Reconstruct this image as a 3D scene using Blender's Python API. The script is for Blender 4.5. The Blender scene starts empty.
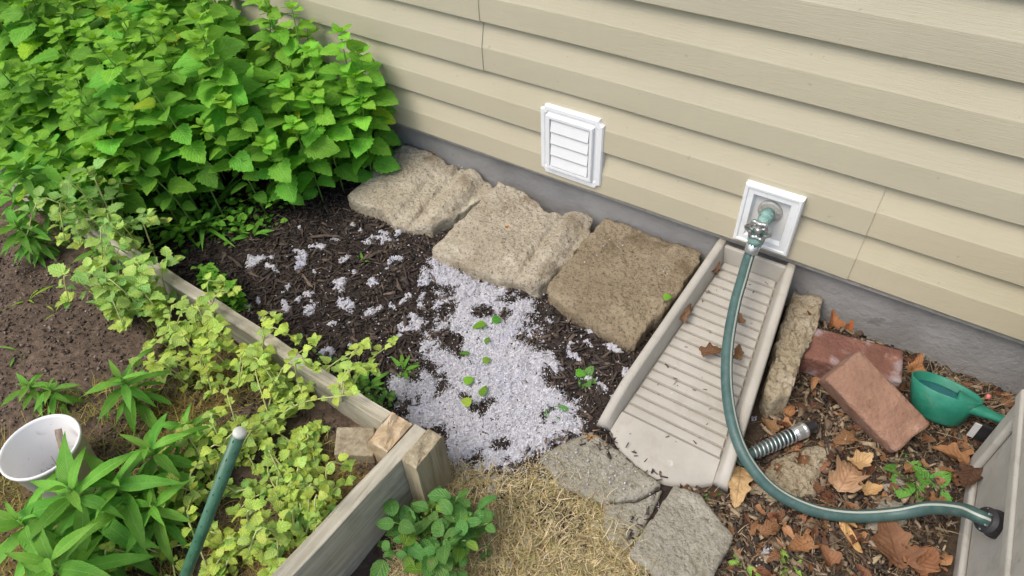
import bpy, math, random
import numpy as np
from mathutils import Matrix, Vector
R = math.radians
rng = np.random.default_rng(7)
random.seed(7)
scene = bpy.context.scene
COL = scene.collection

# ------------------------------------------------------------------ camera, sky, sun, exposure
FPX = 683.24
CAM = np.array([0.28251, -1.31435, 1.26069])
ROT = np.array([[0.83199535, 0.55315138, -0.04251219],      # right
                [0.3675404, -0.60697156, -0.70462726],      # down
                [-0.41556923, 0.57062166, -0.70830299]])    # forward
cd = bpy.data.cameras.new('camera'); cam = bpy.data.objects.new('camera', cd); COL.objects.link(cam)
mw = Matrix.Identity(4)
for i in range(3):
    mw[i][0] = ROT[0][i]; mw[i][1] = -ROT[1][i]; mw[i][2] = -ROT[2][i]; mw[i][3] = CAM[i]
cam.matrix_world = mw
cd.sensor_width = 36.0; cd.lens = 36.0 * FPX / 1024.0; cd.clip_start = 0.02; cd.clip_end = 300
scene.camera = cam

SUN_EL, SUN_AZ = 58.0, 205.0        # azimuth of the sun measured from +Y clockwise
world = bpy.data.worlds.new('World'); scene.world = world; world.use_nodes = True
wn = world.node_tree; wn.nodes.clear()
sky = wn.nodes.new('ShaderNodeTexSky'); sky.sky_type = 'NISHITA'; sky.sun_disc = False
sky.sun_elevation = R(SUN_EL); sky.sun_rotation = R(SUN_AZ); sky.air_density = 1.0; sky.dust_density = 3.5; sky.ozone_density = 0.6
bg = wn.nodes.new('ShaderNodeBackground'); bg.inputs['Strength'].default_value = 0.15
ow = wn.nodes.new('ShaderNodeOutputWorld')
wn.links.new(sky.outputs[0], bg.inputs[0]); wn.links.new(bg.outputs[0], ow.inputs[0])
sd = bpy.data.lights.new('sun', 'SUN'); sd.energy = 1.3; sd.angle = R(32); sd.color = (1.0, 0.96, 0.89)
sun = bpy.data.objects.new('sun', sd); COL.objects.link(sun)
az = R(SUN_AZ); el = R(SUN_EL)
sdir = Vector((math.sin(az) * math.cos(el), math.cos(az) * math.cos(el), math.sin(el)))
sun.rotation_euler = sdir.to_track_quat('Z', 'Y').to_euler(); sun.location = (0, -3, 6)
vs = scene.view_settings
vs.view_transform = 'Standard'; vs.look = 'None'; vs.gamma = 1.0; vs.use_curve_mapping = False
vs.exposure = 0.55

# ------------------------------------------------------------------ helpers
def ray(u, v):
    d = np.array([(u - 512) / FPX, (v - 288) / FPX, 1.0]); return ROT.T @ d
def G(u, v, z=0.0):
    d = ray(u, v); t = (z - CAM[2]) / d[2]; return CAM + t * d
def WY(u, v, y=0.0):
    d = ray(u, v); t = (y - CAM[1]) / d[1]; return CAM + t * d
def project(P):
    q = (np.atleast_2d(P) - CAM) @ ROT.T
    return np.stack([512 + FPX * q[:, 0] / q[:, 2], 288 + FPX * q[:, 1] / q[:, 2], q[:, 2]], 1)

def _h(ix, iy, iz):
    n = (ix.astype(np.int64) * 374761393 + iy.astype(np.int64) * 668265263 + iz.astype(np.int64) * 1442695041) & 0xffffffff
    n = ((n ^ (n >> 13)) * 1274126177) & 0xffffffff
    n = (n ^ (n >> 16)) & 0xffffffff
    return n / 2147483648.0 - 1.0
def vnoise(P):
    P = np.asarray(P, float); i = np.floor(P); f = P - i; i = i.astype(np.int64); f = f * f * (3 - 2 * f)
    r = 0
    for a in (0, 1):
        for b in (0, 1):
            for c in (0, 1):
                w = (f[:, 0] if a else 1 - f[:, 0]) * (f[:, 1] if b else 1 - f[:, 1]) * (f[:, 2] if c else 1 - f[:, 2])
                r = r + w * _h(i[:, 0] + a, i[:, 1] + b, i[:, 2] + c)
    return r
def fbm(P, s=1.0, o=4, off=0.0):
    P = np.asarray(P, float)
    if P.shape[1] == 2: P = np.column_stack([P, np.zeros(len(P))])
    P = P * s + off; r = 0; a = 1.0; t = 0
    for k in range(o):
        r = r + a * vnoise(P + 17.3 * k); t += a; a *= .5; P = P * 2.03
    return r / t

def mesh(name, V, F, mat, col=None, uv=None, smooth=True):
    me = bpy.data.meshes.new(name)
    V = np.asarray(V, dtype=np.float32)
    if isinstance(F, np.ndarray):
        n, k = F.shape
        me.vertices.add(len(V)); me.vertices.foreach_set('co', V.ravel())
        me.loops.add(n * k); me.loops.foreach_set('vertex_index', F.astype(np.int32).ravel())
        me.polygons.add(n); me.polygons.foreach_set('loop_start', np.arange(0, n * k, k, dtype=np.int32))
        fl = F.ravel()
    else:
        me.from_pydata([tuple(map(float, v)) for v in V], [], F)
        fl = np.array([i for f in F for i in f])
    me.update(calc_edges=True)
    if smooth: me.polygons.foreach_set('use_smooth', np.ones(len(me.polygons), bool))
    if col is not None:
        a = me.color_attributes.new('Col', 'FLOAT_COLOR', 'POINT')
        c = np.ones((len(V), 4), np.float32); c[:, :3] = col; a.data.foreach_set('color', c.ravel())
    if uv is not None:
        l = me.uv_layers.new(name='UVMap'); l.data.foreach_set('uv', np.asarray(uv, np.float32)[fl].ravel())
    if mat: me.materials.append(mat)
    me.validate()
    return me
def tag(o, label=None, cat=None, group=None, kind=None):
    if label: o['label'] = label
    if cat: o['category'] = cat
    if group: o['group'] = group
    if kind: o['kind'] = kind
    return o
def thing(name, loc, label, cat, group=None):
    o = bpy.data.objects.new(name, None); o.empty_display_size = .05; COL.objects.link(o); o.location = loc
    return tag(o, label, cat, group)
def absloc(o):
    l = np.array(o.location)
    return l if o.parent is None else l + absloc(o.parent)
def part(name, V, F, mat, root=None, origin=None, **kw):
    """V is in world space; the object gets its origin at the parent's (or at its own centre)"""
    V = np.asarray(V, float)
    if root is not None: base = absloc(root); loc = np.zeros(3)
    else:
        base = np.array(origin) if origin is not None else np.array([V[:, 0].mean(), V[:, 1].mean(), V[:, 2].min()]); loc = base
    o = bpy.data.objects.new(name, mesh(name, V - base, F, mat, **kw)); COL.objects.link(o)
    o.location = loc
    if root is not None: o.parent = root
    return o
def place(name, me, root, M):
    """an object of shared mesh data at world matrix M (4x4 numpy)"""
    o = bpy.data.objects.new(name, me); COL.objects.link(o)
    M = M.copy()
    if root is not None: o.parent = root; M[:3, 3] -= absloc(root)
    o.matrix_local = Matrix(M.tolist())
    return o

class MB:
    def __init__(s): s.V = []; s.F = []; s.n = 0
    def add(s, V, F):
        V = np.asarray(V, float); s.V.append(V); s.F += [tuple(int(i) + s.n for i in f) for f in F]; s.n += len(V); return s
    def build(s, name, mat, root=None, smooth=False, **kw): return part(name, np.concatenate(s.V), s.F, mat, root, smooth=smooth, **kw)
BOXF = [(0, 3, 2, 1), (4, 5, 6, 7), (0, 1, 5, 4), (1, 2, 6, 5), (2, 3, 7, 6), (3, 0, 4, 7)]
def box8(x0, x1, y0, y1, z0, z1):
    return np.array([(x0, y0, z0), (x1, y0, z0), (x1, y1, z0), (x0, y1, z0), (x0, y0, z1), (x1, y0, z1), (x1, y1, z1), (x0, y1, z1)], float)
def bevel(o, w=.004, seg=2):
    m = o.modifiers.new('bevel', 'BEVEL'); m.width = w; m.segments = seg; m.limit_method = 'ANGLE'; m.angle_limit = R(35)
    o.data.polygons.foreach_set('use_smooth', np.ones(len(o.data.polygons), bool))
    o.data.update()
    w_ = o.modifiers.new('normals', 'WEIGHTED_NORMAL'); w_.keep_sharp = True
    return o
def loft(rings, closed=True, cap0=False, cap1=False):
    n = len(rings[0]); V = np.concatenate([np.asarray(r, float) for r in rings]); F = []
    for k in range(len(rings) - 1):
        for i in range(n if closed else n - 1):
            j = (i + 1) % n; a = k * n; b = a + n
            F.append((a + i, a + j, b + j, b + i))
    if cap0: F.append(tuple(range(n - 1, -1, -1)))
    if cap1: F.append(tuple(range((len(rings) - 1) * n, len(rings) * n)))
    return V, F
def catmull(P, n=8):
    P = np.asarray(P, float); Q = np.vstack([2 * P[0] - P[1], P, 2 * P[-1] - P[-2]]); out = []
    for i in range(1, len(Q) - 2):
        for t in np.linspace(0, 1, n, endpoint=False):
            a, b, c, d = Q[i - 1:i + 3]
            out.append(.5 * (2 * b + (c - a) * t + (2 * a - 5 * b + 4 * c - d) * t * t + (3 * b - a - 3 * c + d) * t ** 3))
    out.append(Q[-2]); return np.array(out)
def tube(P, r, seg=8, cap=True, up=(0, 0, 1)):
    P = np.asarray(P, float); n = len(P); r = np.broadcast_to(np.asarray(r, float), (n,))
    T = np.gradient(P, axis=0); T /= np.linalg.norm(T, axis=1)[:, None] + 1e-12
    nn = np.cross(T[0], up)
    if np.linalg.norm(nn) < 1e-3: nn = np.cross(T[0], (1, 0, 0))
    nn /= np.linalg.norm(nn); rings = []; a = np.linspace(0, 2 * np.pi, seg, endpoint=False)
    for i in range(n):
        nn = nn - T[i] * (nn @ T[i]); nn /= np.linalg.norm(nn); b = np.cross(T[i], nn)
        rings.append(P[i] + r[i] * (np.cos(a)[:, None] * nn + np.sin(a)[:, None] * b))
    V, F = loft(rings, True, cap, cap)
    uv = np.array([(k / (n - 1), i / seg) for k in range(n) for i in range(seg)])
    return V, F, uv

# ------------------------------------------------------------------ materials
def lin(r, g, b):
    f = lambda c: (c / 255 / 12.92) if c / 255 <= .04045 else ((c / 255 + .055) / 1.055) ** 2.4
    return (f(r), f(g), f(b))
class NT:
    def __init__(s, name):
        s.m = bpy.data.materials.new(name); s.m.use_nodes = True; s.t = s.m.node_tree; s.t.nodes.clear()
    def n(s, typ, props=None, **inp):
        nd = s.t.nodes.new('ShaderNode' + typ)
        for k, v in (props or {}).items(): setattr(nd, k, v)
        for k, v in inp.items():
            k = int(k[1:]) if k[0] == '_' and k[1:].isdigit() else k.replace('_', ' ')
            if isinstance(v, bpy.types.NodeSocket): s.t.links.new(v, nd.inputs[k])
            else:
                if isinstance(v, tuple) and len(v) == 3 and nd.inputs[k].type == 'RGBA': v = v + (1,)
                nd.inputs[k].default_value = v
        return nd
    def math(s, op, a, b=0.0): return s.n('Math', {'operation': op}, _0=a, _1=b).outputs[0]
    def mix(s, f, a, b, mode='MIX'):
        return s.n('Mix', {'data_type': 'RGBA', 'blend_type': mode}, _0=f, _6=a, _7=b).outputs[2]
    def ramp(s, f, stops):
        nd = s.n('ValToRGB', None, _0=f); e = nd.color_ramp.elements
        while len(e) < len(stops): e.new(.5)
        for x, (p, c) in zip(e, stops):
            x.position = p; x.color = (c if isinstance(c, tuple) else (c, c, c)) + (1,)
        return nd.outputs[0]
    def pos(s, kind='pos', stretch=(1, 1, 1)):
        if kind == 'pos': o = s.n('NewGeometry').outputs['Position']
        elif kind == 'uv': o = s.n('TexCoord').outputs['UV']
        else: o = s.n('TexCoord').outputs['Object']
        return s.n('Mapping', None, Vector=o, Scale=stretch).outputs[0]
    def noise(s, vec, scale, detail=5, rough=.55, dist=0.0):
        return s.n('TexNoise', None, Vector=vec, Scale=scale, Detail=detail, Roughness=rough, Distortion=dist).outputs[0]
    def out(s, sh): s.n('OutputMaterial', None, Surface=sh); return s.m

def mat(name, c0, c1, scale=20, rough=.7, bump=None, coords='pos', stretch=(1, 1, 1), attr=False, spots=(), lo=.3, hi=.7,
        objrand=0.0, spec=.35, metallic=0.0, detail=6, coat=0.0, rvar=.15):
    t = NT(name); v = t.pos(coords, stretch)
    nz = t.noise(v, scale, detail, .6)
    c = t.ramp(nz, [(lo, c0), (hi, c1)])
    for (sc, th, w, sc_col, st) in spots:
        f = t.ramp(t.noise(v, sc, 6, .65, .3), [(th, 0.0), (min(1, th + w), 1.0)])
        c = t.mix(t.math('MULTIPLY', f, st), c, sc_col)
    if attr: c = t.mix(1.0, c, t.n('Attribute', {'attribute_name': 'Col'}).outputs[0], 'MULTIPLY')
    if objrand:
        r = t.n('ObjectInfo').outputs['Random']
        c = t.n('HueSaturation', None, Hue=.5, Saturation=1.0, Value=t.math('ADD', t.math('MULTIPLY', r, 2 * objrand), 1 - objrand), Color=c).outputs[0]
    kw = {}
    h = None
    for (bs, stg, st2) in (bump or ()):
        vv = t.pos(coords, st2) if st2 else v
        x = t.math('MULTIPLY', t.noise(vv, bs, 5, .6), stg); h = x if h is None else t.math('ADD', h, x)
    if h is not None:
        kw['Normal'] = t.n('Bump', None, Strength=1.0, Distance=1.0, Height=h).outputs[0]
    rr = t.math('ADD', t.math('MULTIPLY', nz, rvar), rough - rvar / 2)
    p = t.n('BsdfPrincipled', None, Base_Color=c, Roughness=rr, Metallic=metallic, Specular_IOR_Level=spec, Coat_Weight=coat, **kw)
    return t.out(p.outputs[0])

def leafmat(name, c, c2, vein, rough=.45, transl=.3, veins=7.0, spots=None, vst=.45):
    """leaf blade: colour from noise, Col attribute and object random; veins and pucker from the blade's own UV"""
    t = NT(name); uv = t.n('TexCoord').outputs['UV']; sx = t.n('SeparateXYZ', None, Vector=uv)
    u, v = sx.outputs[0], sx.outputs[1]
    av = t.math('ABSOLUTE', t.math('SUBTRACT', v, .5))
    ob = t.pos('pos'); nz = t.noise(ob, 30, 3)
    col = t.mix(t.ramp(nz, [(.3, 0.0), (.7, 1.0)]), c, c2)
    ph = t.math('FRACT', t.math('SUBTRACT', t.math('MULTIPLY', u, veins), t.math('MULTIPLY', av, veins * .9)))
    side = t.math('ABSOLUTE', t.math('SUBTRACT', ph, .5))
    vl = t.ramp(side, [(.0, 1.0), (.12, 0.0)]); mid = t.ramp(av, [(.015, 1.0), (.05, 0.0)])
    vm = t.math('MAXIMUM', t.math('MULTIPLY', vl, vst), mid)
    col = t.mix(t.math('MULTIPLY', vm, .55), col, vein)
    if spots:
        f = t.ramp(t.noise(ob, spots[0], 5, .6), [(spots[1], 0.0), (spots[1] + .08, 1.0)]); col = t.mix(f, col, spots[2])
    col = t.mix(1.0, col, t.n('Attribute', {'attribute_name': 'Col'}).outputs[0], 'MULTIPLY')
    r = t.n('ObjectInfo').outputs['Random']
    col = t.n('HueSaturation', None, Hue=t.math('ADD', t.math('MULTIPLY', r, .02), .49), Saturation=1.0,
              Value=t.math('ADD', t.math('MULTIPLY', r, .34), .83), Color=col).outputs[0]
    puck = t.math('ADD', t.math('MULTIPLY', side, .6), t.math('MULTIPLY', vm, -.25))
    puck = t.math('ADD', puck, t.math('MULTIPLY', t.noise(ob, 160, 3), .7))
    nrm = t.n('Bump', None, Strength=.55, Distance=.004, Height=puck).outputs[0]
    p = t.n('BsdfPrincipled', None, Base_Color=col, Roughness=rough, Specular_IOR_Level=.22, Normal=nrm)
    tc = t.n('HueSaturation', None, Hue=.49, Saturation=1.1, Value=1.25, Color=col).outputs[0]
    tr = t.n('BsdfTranslucent', None, Color=tc, Normal=nrm)
    return t.out(t.n('MixShader', None, _0=transl, _1=p.outputs[0], _2=tr.outputs[0]).outputs[0])

def siding_mat():
    t = NT('vinyl_siding'); v = t.pos('pos', (3.0, 1, 95)); g = t.noise(v, 4.0, 5, .6, .5)
    fine = t.noise(t.pos('pos', (9, 1, 300)), 3.0, 3)
    big = t.noise(t.pos('pos', (1.0, 1, 3)), 2.2, 4)
    c = t.ramp(big, [(.3, (0.455, 0.415, 0.305)), (.7, (0.492, 0.450, 0.335))])
    spk = t.ramp(t.noise(t.pos('pos'), 55, 2, .4), [(.74, 0.0), (.765, 1.0)])
    c = t.mix(t.math('MULTIPLY', spk, .35), c, (.28, .25, .19))
    rn = t.ramp(t.noise(t.pos('pos', (14, 1, .8)), 3, 5), [(.56, 0.0), (.8, 1.0)])
    c = t.mix(t.math('MULTIPLY', rn, .22), c, (.40, .37, .28))
    r = t.n('ObjectInfo').outputs['Random']
    c = t.n('HueSaturation', None, Hue=.5, Saturation=t.math('ADD', t.math('MULTIPLY', r, .2), .9), Value=t.math('ADD', t.math('MULTIPLY', r, .11), .945), Color=c).outputs[0]
    h = t.math('ADD', t.math('MULTIPLY', g, .0007), t.math('MULTIPLY', fine, .0006))
    h = t.math('ADD', h, t.math('MULTIPLY', t.noise(t.pos('pos', (1, 1, 1)), 5, 2), .004))
    nrm = t.n('Bump', None, Strength=.8, Distance=1.0, Height=h).outputs[0]
    p = t.n('BsdfPrincipled', None, Base_Color=c, Roughness=.48, Specular_IOR_Level=.35, Normal=nrm)
    return t.out(p.outputs[0])

def wood_mat(name, c0, c1, c2, axis=(3, 60, 60), rough=.8, attr=False):
    t = NT(name); v = t.pos('obj', axis); g = t.noise(v, 1.2, 7, .65, .6); v2 = t.pos('obj')
    c = t.ramp(g, [(.28, c0), (.5, c1), (.72, c2)])
    st = t.ramp(t.noise(v2, 14, 6, .65), [(.5, 0.0), (.75, 1.0)])
    c = t.mix(t.math('MULTIPLY', st, .45), c, (.16, .13, .09))
    gr = t.ramp(t.noise(v2, 7, 4, .6, .4), [(.58, 0.0), (.7, 1.0)])
    c = t.mix(t.math('MULTIPLY', gr, .3), c, (.2, .22, .12))
    h = t.math('ADD', t.math('MULTIPLY', g, .0035), t.math('MULTIPLY', t.noise(v2, 180, 4), .0008))
    nrm = t.n('Bump', None, Strength=.9, Distance=1.0, Height=h).outputs[0]
    return t.out(t.n('BsdfPrincipled', None, Base_Color=c, Roughness=rough, Specular_IOR_Level=.2, Normal=nrm).outputs[0])

def attr_mat(name, scale, amount, rough=.9, bump=.002, bscale=200, spec=.15, transl=0):
    """colour from the mesh's own Col attribute, broken up by noise"""
    t = NT(name); v = t.pos('pos'); a = t.n('Attribute', {'attribute_name': 'Col'}).outputs[0]
    f = t.noise(v, scale, 7, .68)
    val = t.ramp(f, [(.25, 1 - amount), (.75, 1 + amount)])
    c = t.mix(1.0, a, val, 'MULTIPLY')
    h = t.math('MULTIPLY', t.noise(v, bscale, 5, .65), bump)
    nrm = t.n('Bump', None, Strength=1.0, Distance=1.0, Height=h).outputs[0]
    p = t.n('BsdfPrincipled', None, Base_Color=c, Roughness=rough, Specular_IOR_Level=spec, Normal=nrm)
    if transl:
        tr = t.n('BsdfTranslucent', None, Color=c)
        return t.out(t.n('MixShader', None, _0=transl, _1=p.outputs[0], _2=tr.outputs[0]).outputs[0])
    return t.out(p.outputs[0])

def stone_mat(name, base, light, dark, stain, agg=170):
    t = NT(name); v = t.pos('obj')
    n1 = t.noise(v, 9, 7, .65, .3); c = t.ramp(n1, [(.3, base), (.68, light)])
    vo = t.n('TexVoronoi', {'feature': 'F1'}, Vector=v, Scale=agg, Randomness=1.0)
    ag = t.ramp(vo.outputs[0], [(.12, 1.0), (.5, 0.0)])
    vc = t.n('SeparateXYZ', None, Vector=vo.outputs[1]).outputs[0]
    c = t.mix(t.math('MULTIPLY', ag, t.math('MULTIPLY', vc, .75)), c, light)
    pit = t.ramp(t.noise(v, 130, 4, .7), [(.32, 1.0), (.47, 0.0)]); c = t.mix(t.math('MULTIPLY', pit, .85), c, dark)
    st = t.ramp(t.noise(v, 6.5, 7, .7, .6), [(.5, 0.0), (.66, 1.0)]); c = t.mix(t.math('MULTIPLY', st, .8), c, stain); pl = t.ramp(t.noise(v, 11, 7, .75, .5), [(.56, 0.0), (.66, 1.0)]); c = t.mix(t.math('MULTIPLY', pl, .5), c, tuple(min(.72, x * 1.25) for x in light))
    mo = t.ramp(t.noise(v, 30, 6, .75), [(.6, 0.0), (.72, 1.0)]); c = t.mix(t.math('MULTIPLY', mo, .5), c, dark)
    h = t.math('ADD', t.math('MULTIPLY', vo.outputs[0], -.0022), t.math('MULTIPLY', t.noise(v, 75, 7, .75), .011))
    h = t.math('ADD', h, t.math('MULTIPLY', t.noise(v, 330, 3, .6), .0016))
    nrm = t.n('Bump', None, Strength=1.0, Distance=1.0, Height=h).outputs[0]
    return t.out(t.n('BsdfPrincipled', None, Base_Color=c, Roughness=.92, Specular_IOR_Level=.15, Normal=nrm).outputs[0])

M = {}
M['siding'] = siding_mat()
M['concrete'] = mat('painted_concrete', (.25, .246, .238), (.315, .31, .30), 7, .75, bump=[(40, .004, None), (220, .0012, None)],
                    spots=[(16, .62, .06, (.30, .29, .27), .7), (9, .63, .04, (.13, .13, .11), .6), (70, .69, .02, (.40, .39, .36), .8), (4, .58, .2, (.17, .165, .15), .6)])
M['white'] = mat('white_vinyl', (.70, .72, .73), (.77, .78, .78), 12, .38, bump=[(60, .0006, None)], spots=[(30, .62, .1, (.5, .47, .40), .45), (120, .68, .04, (.35, .32, .26), .5)], spec=.4)
M['recess'] = mat('recess_vinyl', (.55, .555, .55), (.63, .63, .61), 14, .5, spots=[(40, .6, .15, (.42, .40, .35), .5)])
M['flange'] = mat('dull_flange', (.33, .32, .29), (.46, .45, .41), 60, .55, bump=[(150, .001, None)], metallic=.3)
M['verdigris'] = mat('verdigris_brass', (.15, .30, .27), (.31, .46, .41), 90, .55, bump=[(220, .002, None)], spots=[(120, .56, .1, (.10, .13, .11), .8)], metallic=.25)
M['handle'] = mat('cast_handle', (.32, .33, .33), (.62, .63, .63), 90, .32, bump=[(200, .0012, None)], spots=[(80, .56, .08, (.12, .12, .11), .8)], metallic=.85)
M['zinc'] = mat('zinc_metal', (.42, .44, .44), (.62, .64, .64), 120, .38, spots=[(100, .6, .1, (.25, .24, .22), .7)], metallic=.8)
M['black'] = mat('black_plastic', (.014, .014, .015), (.03, .03, .032), 40, .5, spots=[(90, .6, .1, (.09, .085, .075), .6)])
M['splash'] = mat('beige_plastic', (.345, .325, .280), (.425, .402, .352), 10, .62, bump=[(170, .0008, None)],
                  spots=[(13, .57, .14, (.31, .28, .23), .6), (90, .66, .05, (.25, .21, .16), .6), (40, .66, .06, (.56, .54, .49), .6)], spec=.3)
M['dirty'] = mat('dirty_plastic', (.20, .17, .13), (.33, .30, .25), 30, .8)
M['reel'] = mat('grey_beige_plastic', (.38, .365, .325), (.46, .445, .40), 12, .6, bump=[(140, .0008, None)],
                spots=[(15, .56, .15, (.27, .25, .21), .6), (60, .64, .06, (.22, .2, .16), .5)], spec=.3)
def hose_mat():
    t = NT('hose_vinyl'); uv = t.n('SeparateXYZ', None, Vector=t.n('TexCoord').outputs['UV']); v = uv.outputs[1]
    nz = t.noise(t.pos('pos'), 45, 5, .6); c = t.ramp(nz, [(.3, (.038, .085, .078)), (.7, (.065, .125, .115))])
    d = t.math('ABSOLUTE', t.math('SUBTRACT', v, .60)); s = t.ramp(d, [(.022, 1.0), (.034, 0.0)])
    c = t.mix(t.math('MULTIPLY', s, .8), c, (.50, .53, .47))
    dirt = t.ramp(t.noise(t.pos('pos'), 80, 5, .7), [(.55, 0.0), (.75, 1.0)]); c = t.mix(t.math('MULTIPLY', dirt, .6), c, (.17, .17, .14))
    nrm = t.n('Bump', None, Strength=.6, Distance=1.0, Height=t.math('MULTIPLY', t.noise(t.pos('pos'), 300, 3), .0007)).outputs[0]
    return t.out(t.n('BsdfPrincipled', None, Base_Color=c, Roughness=.46, Specular_IOR_Level=.45, Normal=nrm).outputs[0])
M['hose'] = hose_mat()
def brick_mat(name, c0, c1, eff, est):
    return mat(name, c0, c1, 22, .85, coords='obj', bump=[(120, .005, None), (40, .004, None)], spec=.2,
               spots=[(60, .63, .06, (.12, .07, .05), .6), (26, .60, .1, (.46, .30, .22), .5), (9, eff, .12, (.48, .45, .47), est), (110, .7, .04, (.5, .42, .36), .7)])
M['brick_a'] = brick_mat('brick_worn', (.145, .068, .05), (.245, .12, .088), .49, .6)
M['brick_b'] = brick_mat('brick_clean', (.22, .125, .085), (.335, .20, .14), .58, .4)
M['paver_a'] = stone_mat('concrete_pale', (.39, .33, .235), (.63, .57, .445), (.11, .088, .06), (.235, .18, .115))
M['paver_b'] = stone_mat('concrete_tan', (.35, .295, .205), (.60, .535, .42), (.09, .07, .048), (.20, .15, .09))
M['paver_c'] = stone_mat('concrete_brown', (.225, .175, .105), (.40, .33, .225), (.055, .042, .028), (.165, .12, .07))
M['slab'] = stone_mat('concrete_grey', (.32, .295, .23), (.50, .47, .39), (.13, .12, .085), (.26, .235, .15))
M['rubble'] = stone_mat('concrete_rubble', (.36, .29, .175), (.55, .48, .36), (.12, .09, .05), (.30, .235, .13), 110)
M['wood'] = wood_mat('weathered_wood_x', (.27, .24, .175), (.43, .395, .305), (.58, .54, .44))
M['wood_y'] = wood_mat('weathered_wood_y', (.26, .235, .18), (.42, .39, .31), (.57, .535, .445), (60, 3, 60))
M['wood_z'] = wood_mat('weathered_wood_z', (.17, .14, .095), (.32, .27, .18), (.46, .40, .28), (60, 60, 3))
M['wood_new'] = wood_mat('split_wood', (.30, .21, .12), (.45, .34, .21), (.57, .48, .35), (25, 25, 25))
M['bucket'] = mat('white_pail', (.72, .715, .70), (.79, .785, .775), 8, .35, spots=[(25, .60, .12, (.5, .46, .40), .5), (110, .66, .04, (.3, .25, .19), .6)], spec=.4)
M['stake'] = mat('stake_coating', (.03, .11, .06), (.06, .16, .095), 30, .4, spots=[(60, .6, .1, (.14, .19, .13), .6)], spec=.5)
M['tip'] = mat('stake_tip', (.50, .52, .45), (.62, .63, .56), 100, .6)
M['scoop'] = mat('green_plastic', (.015, .17, .11), (.035, .24, .16), 30, .45, bump=[(150, .0006, None)], spots=[(45, .60, .1, (.14, .26, .19), .6), (25, .60, .12, (.10, .12, .07), .6)], spec=.45)
M['teal'] = mat('teal_plastic', (.015, .11, .13), (.03, .17, .19), 30, .4, spots=[(60, .6, .1, (.1, .1, .07), .6)])
M['red'] = mat('red_plastic', (.55, .12, .11), (.6, .2, .17), 30, .45)
M['stick'] = wood_mat('stick_wood', (.16, .12, .09), (.28, .22, .17), (.40, .33, .26), (40, 40, 40))
M['ground'] = attr_mat('earth', 60, .55, .95, .006, 120)
M['bark'] = attr_mat('bark_shreds', 150, .4, .8, .0015, 300, .3)
M['lint'] = attr_mat('dryer_lint', 330, .12, 1.0, .0014, 420, 0.0, .30)
M['straw'] = attr_mat('dry_blades', 60, .25, .7, .0005, 300, .2, .2)
M['balm'] = leafmat('balm_leaf', (.125, .375, .032), (.20, .49, .055), (.24, .52, .10), .55, .34)
M['mint'] = leafmat('pale_mint_leaf', (.28, .48, .085), (.46, .61, .15), (.55, .65, .27), .6, .28, 5.0, (45, .69, (.45, .42, .16)), .2)
M['lance'] = leafmat('lance_leaf', (.105, .31, .030), (.18, .41, .06), (.24, .42, .11), .5, .28, 15.0, None, .15)
M['vine'] = leafmat('dull_leaf', (.07, .20, .04), (.13, .29, .07), (.20, .34, .12), .45, .25, 6.0, (60, .66, (.22, .2, .09)), .22)
M['dead'] = leafmat('dead_leaf', (.31, .205, .115), (.45, .315, .185), (.23, .145, .085), .75, .12, 6.0, (55, .60, (.19, .10, .045)))
M['stem'] = mat('green_stem', (.14, .26, .05), (.22, .34, .08), 40, .6)
M['stem_pale'] = mat('pale_stem', (.36, .40, .14), (.48, .48, .2), 40, .6)
M['seam'] = mat('dark_gap', (.05, .05, .04), (.07, .065, .05), 40, .9)

# ------------------------------------------------------------------ ground
def inpoly(P, poly):
    P = np.asarray(P); x, y = P[:, 0], P[:, 1]; c = np.zeros(len(P), bool); j = len(poly) - 1
    for i in range(len(poly)):
        xi, yi = poly[i][:2]; xj, yj = poly[j][:2]
        if yi != yj:
            m = ((yi > y) != (yj > y)) & (x < (xj - xi) * (y - yi) / (yj - yi) + xi); c ^= m
        j = i
    return c
def polydist(P, poly):
    P = np.asarray(P)[:, :2]; d = np.full(len(P), 9.0); n = len(poly)
    for i in range(n):
        a = np.array(poly[i][:2]); b = np.array(poly[(i + 1) % n][:2]); ab = b - a
        t = np.clip(((P - a) @ ab) / (ab @ ab), 0, 1); d = np.minimum(d, np.linalg.norm(P - a - t[:, None] * ab, axis=1))
    return np.where(inpoly(P, poly), d, -d)      # positive inside
def gh(P):
    P = np.asarray(P)[:, :2]
    return .007 * fbm(P, 7, 3) + .004 * fbm(P, 30, 3, 5.0)
def gz(x, y): return float(gh(np.array([[x, y]]))[0])
DRY = [tuple(G(u, v)[:2]) for u, v in ((432, 462), (470, 470), (520, 478), (552, 452), (600, 480), (640, 535), (668, 600), (790, 680), (960, 760), (900, 1000), (480, 1000), (330, 760))]
def zone_col(P):
    n1 = fbm(P, 9, 4, 3.0); n2 = fbm(P, 45, 3, 9.0); n3 = fbm(P, 160, 2, 1.0)
    mul = np.array([.040, .031, .026]); lit = np.array([.070, .050, .035]); dry = np.array([.28, .22, .125]); lawn = np.array([.06, .09, .025])
    c = np.tile(mul, (len(P), 1))
    r = np.clip((P[:, 0] - .12 + .05 * n1) / .06, 0, 1)[:, None]; c = c * (1 - r) + lit * r
    d = np.clip((polydist(P, DRY) + .035 * n1 + .012 * n2) / .03, 0, 1)[:, None]; c = c * (1 - d) + dry * d
    f = np.clip((np.maximum(np.abs(P[:, 0] + .6) - 3.2, -P[:, 1] - 1.10) + .1 * n1) / .15, 0, 1)[:, None]
    c = c * (1 - f) + lawn * f
    return c * (1 + .35 * n2 + .3 * n3)[:, None].clip(.3, 2)
xs = np.concatenate([[-60, -30, -15, -9, -6, -4.5, -3.6, -3, -2.6], np.arange(-2.3, 1.3, .0085), [1.5, 2, 3, 4.5, 7, 12, 25, 60]])
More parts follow.
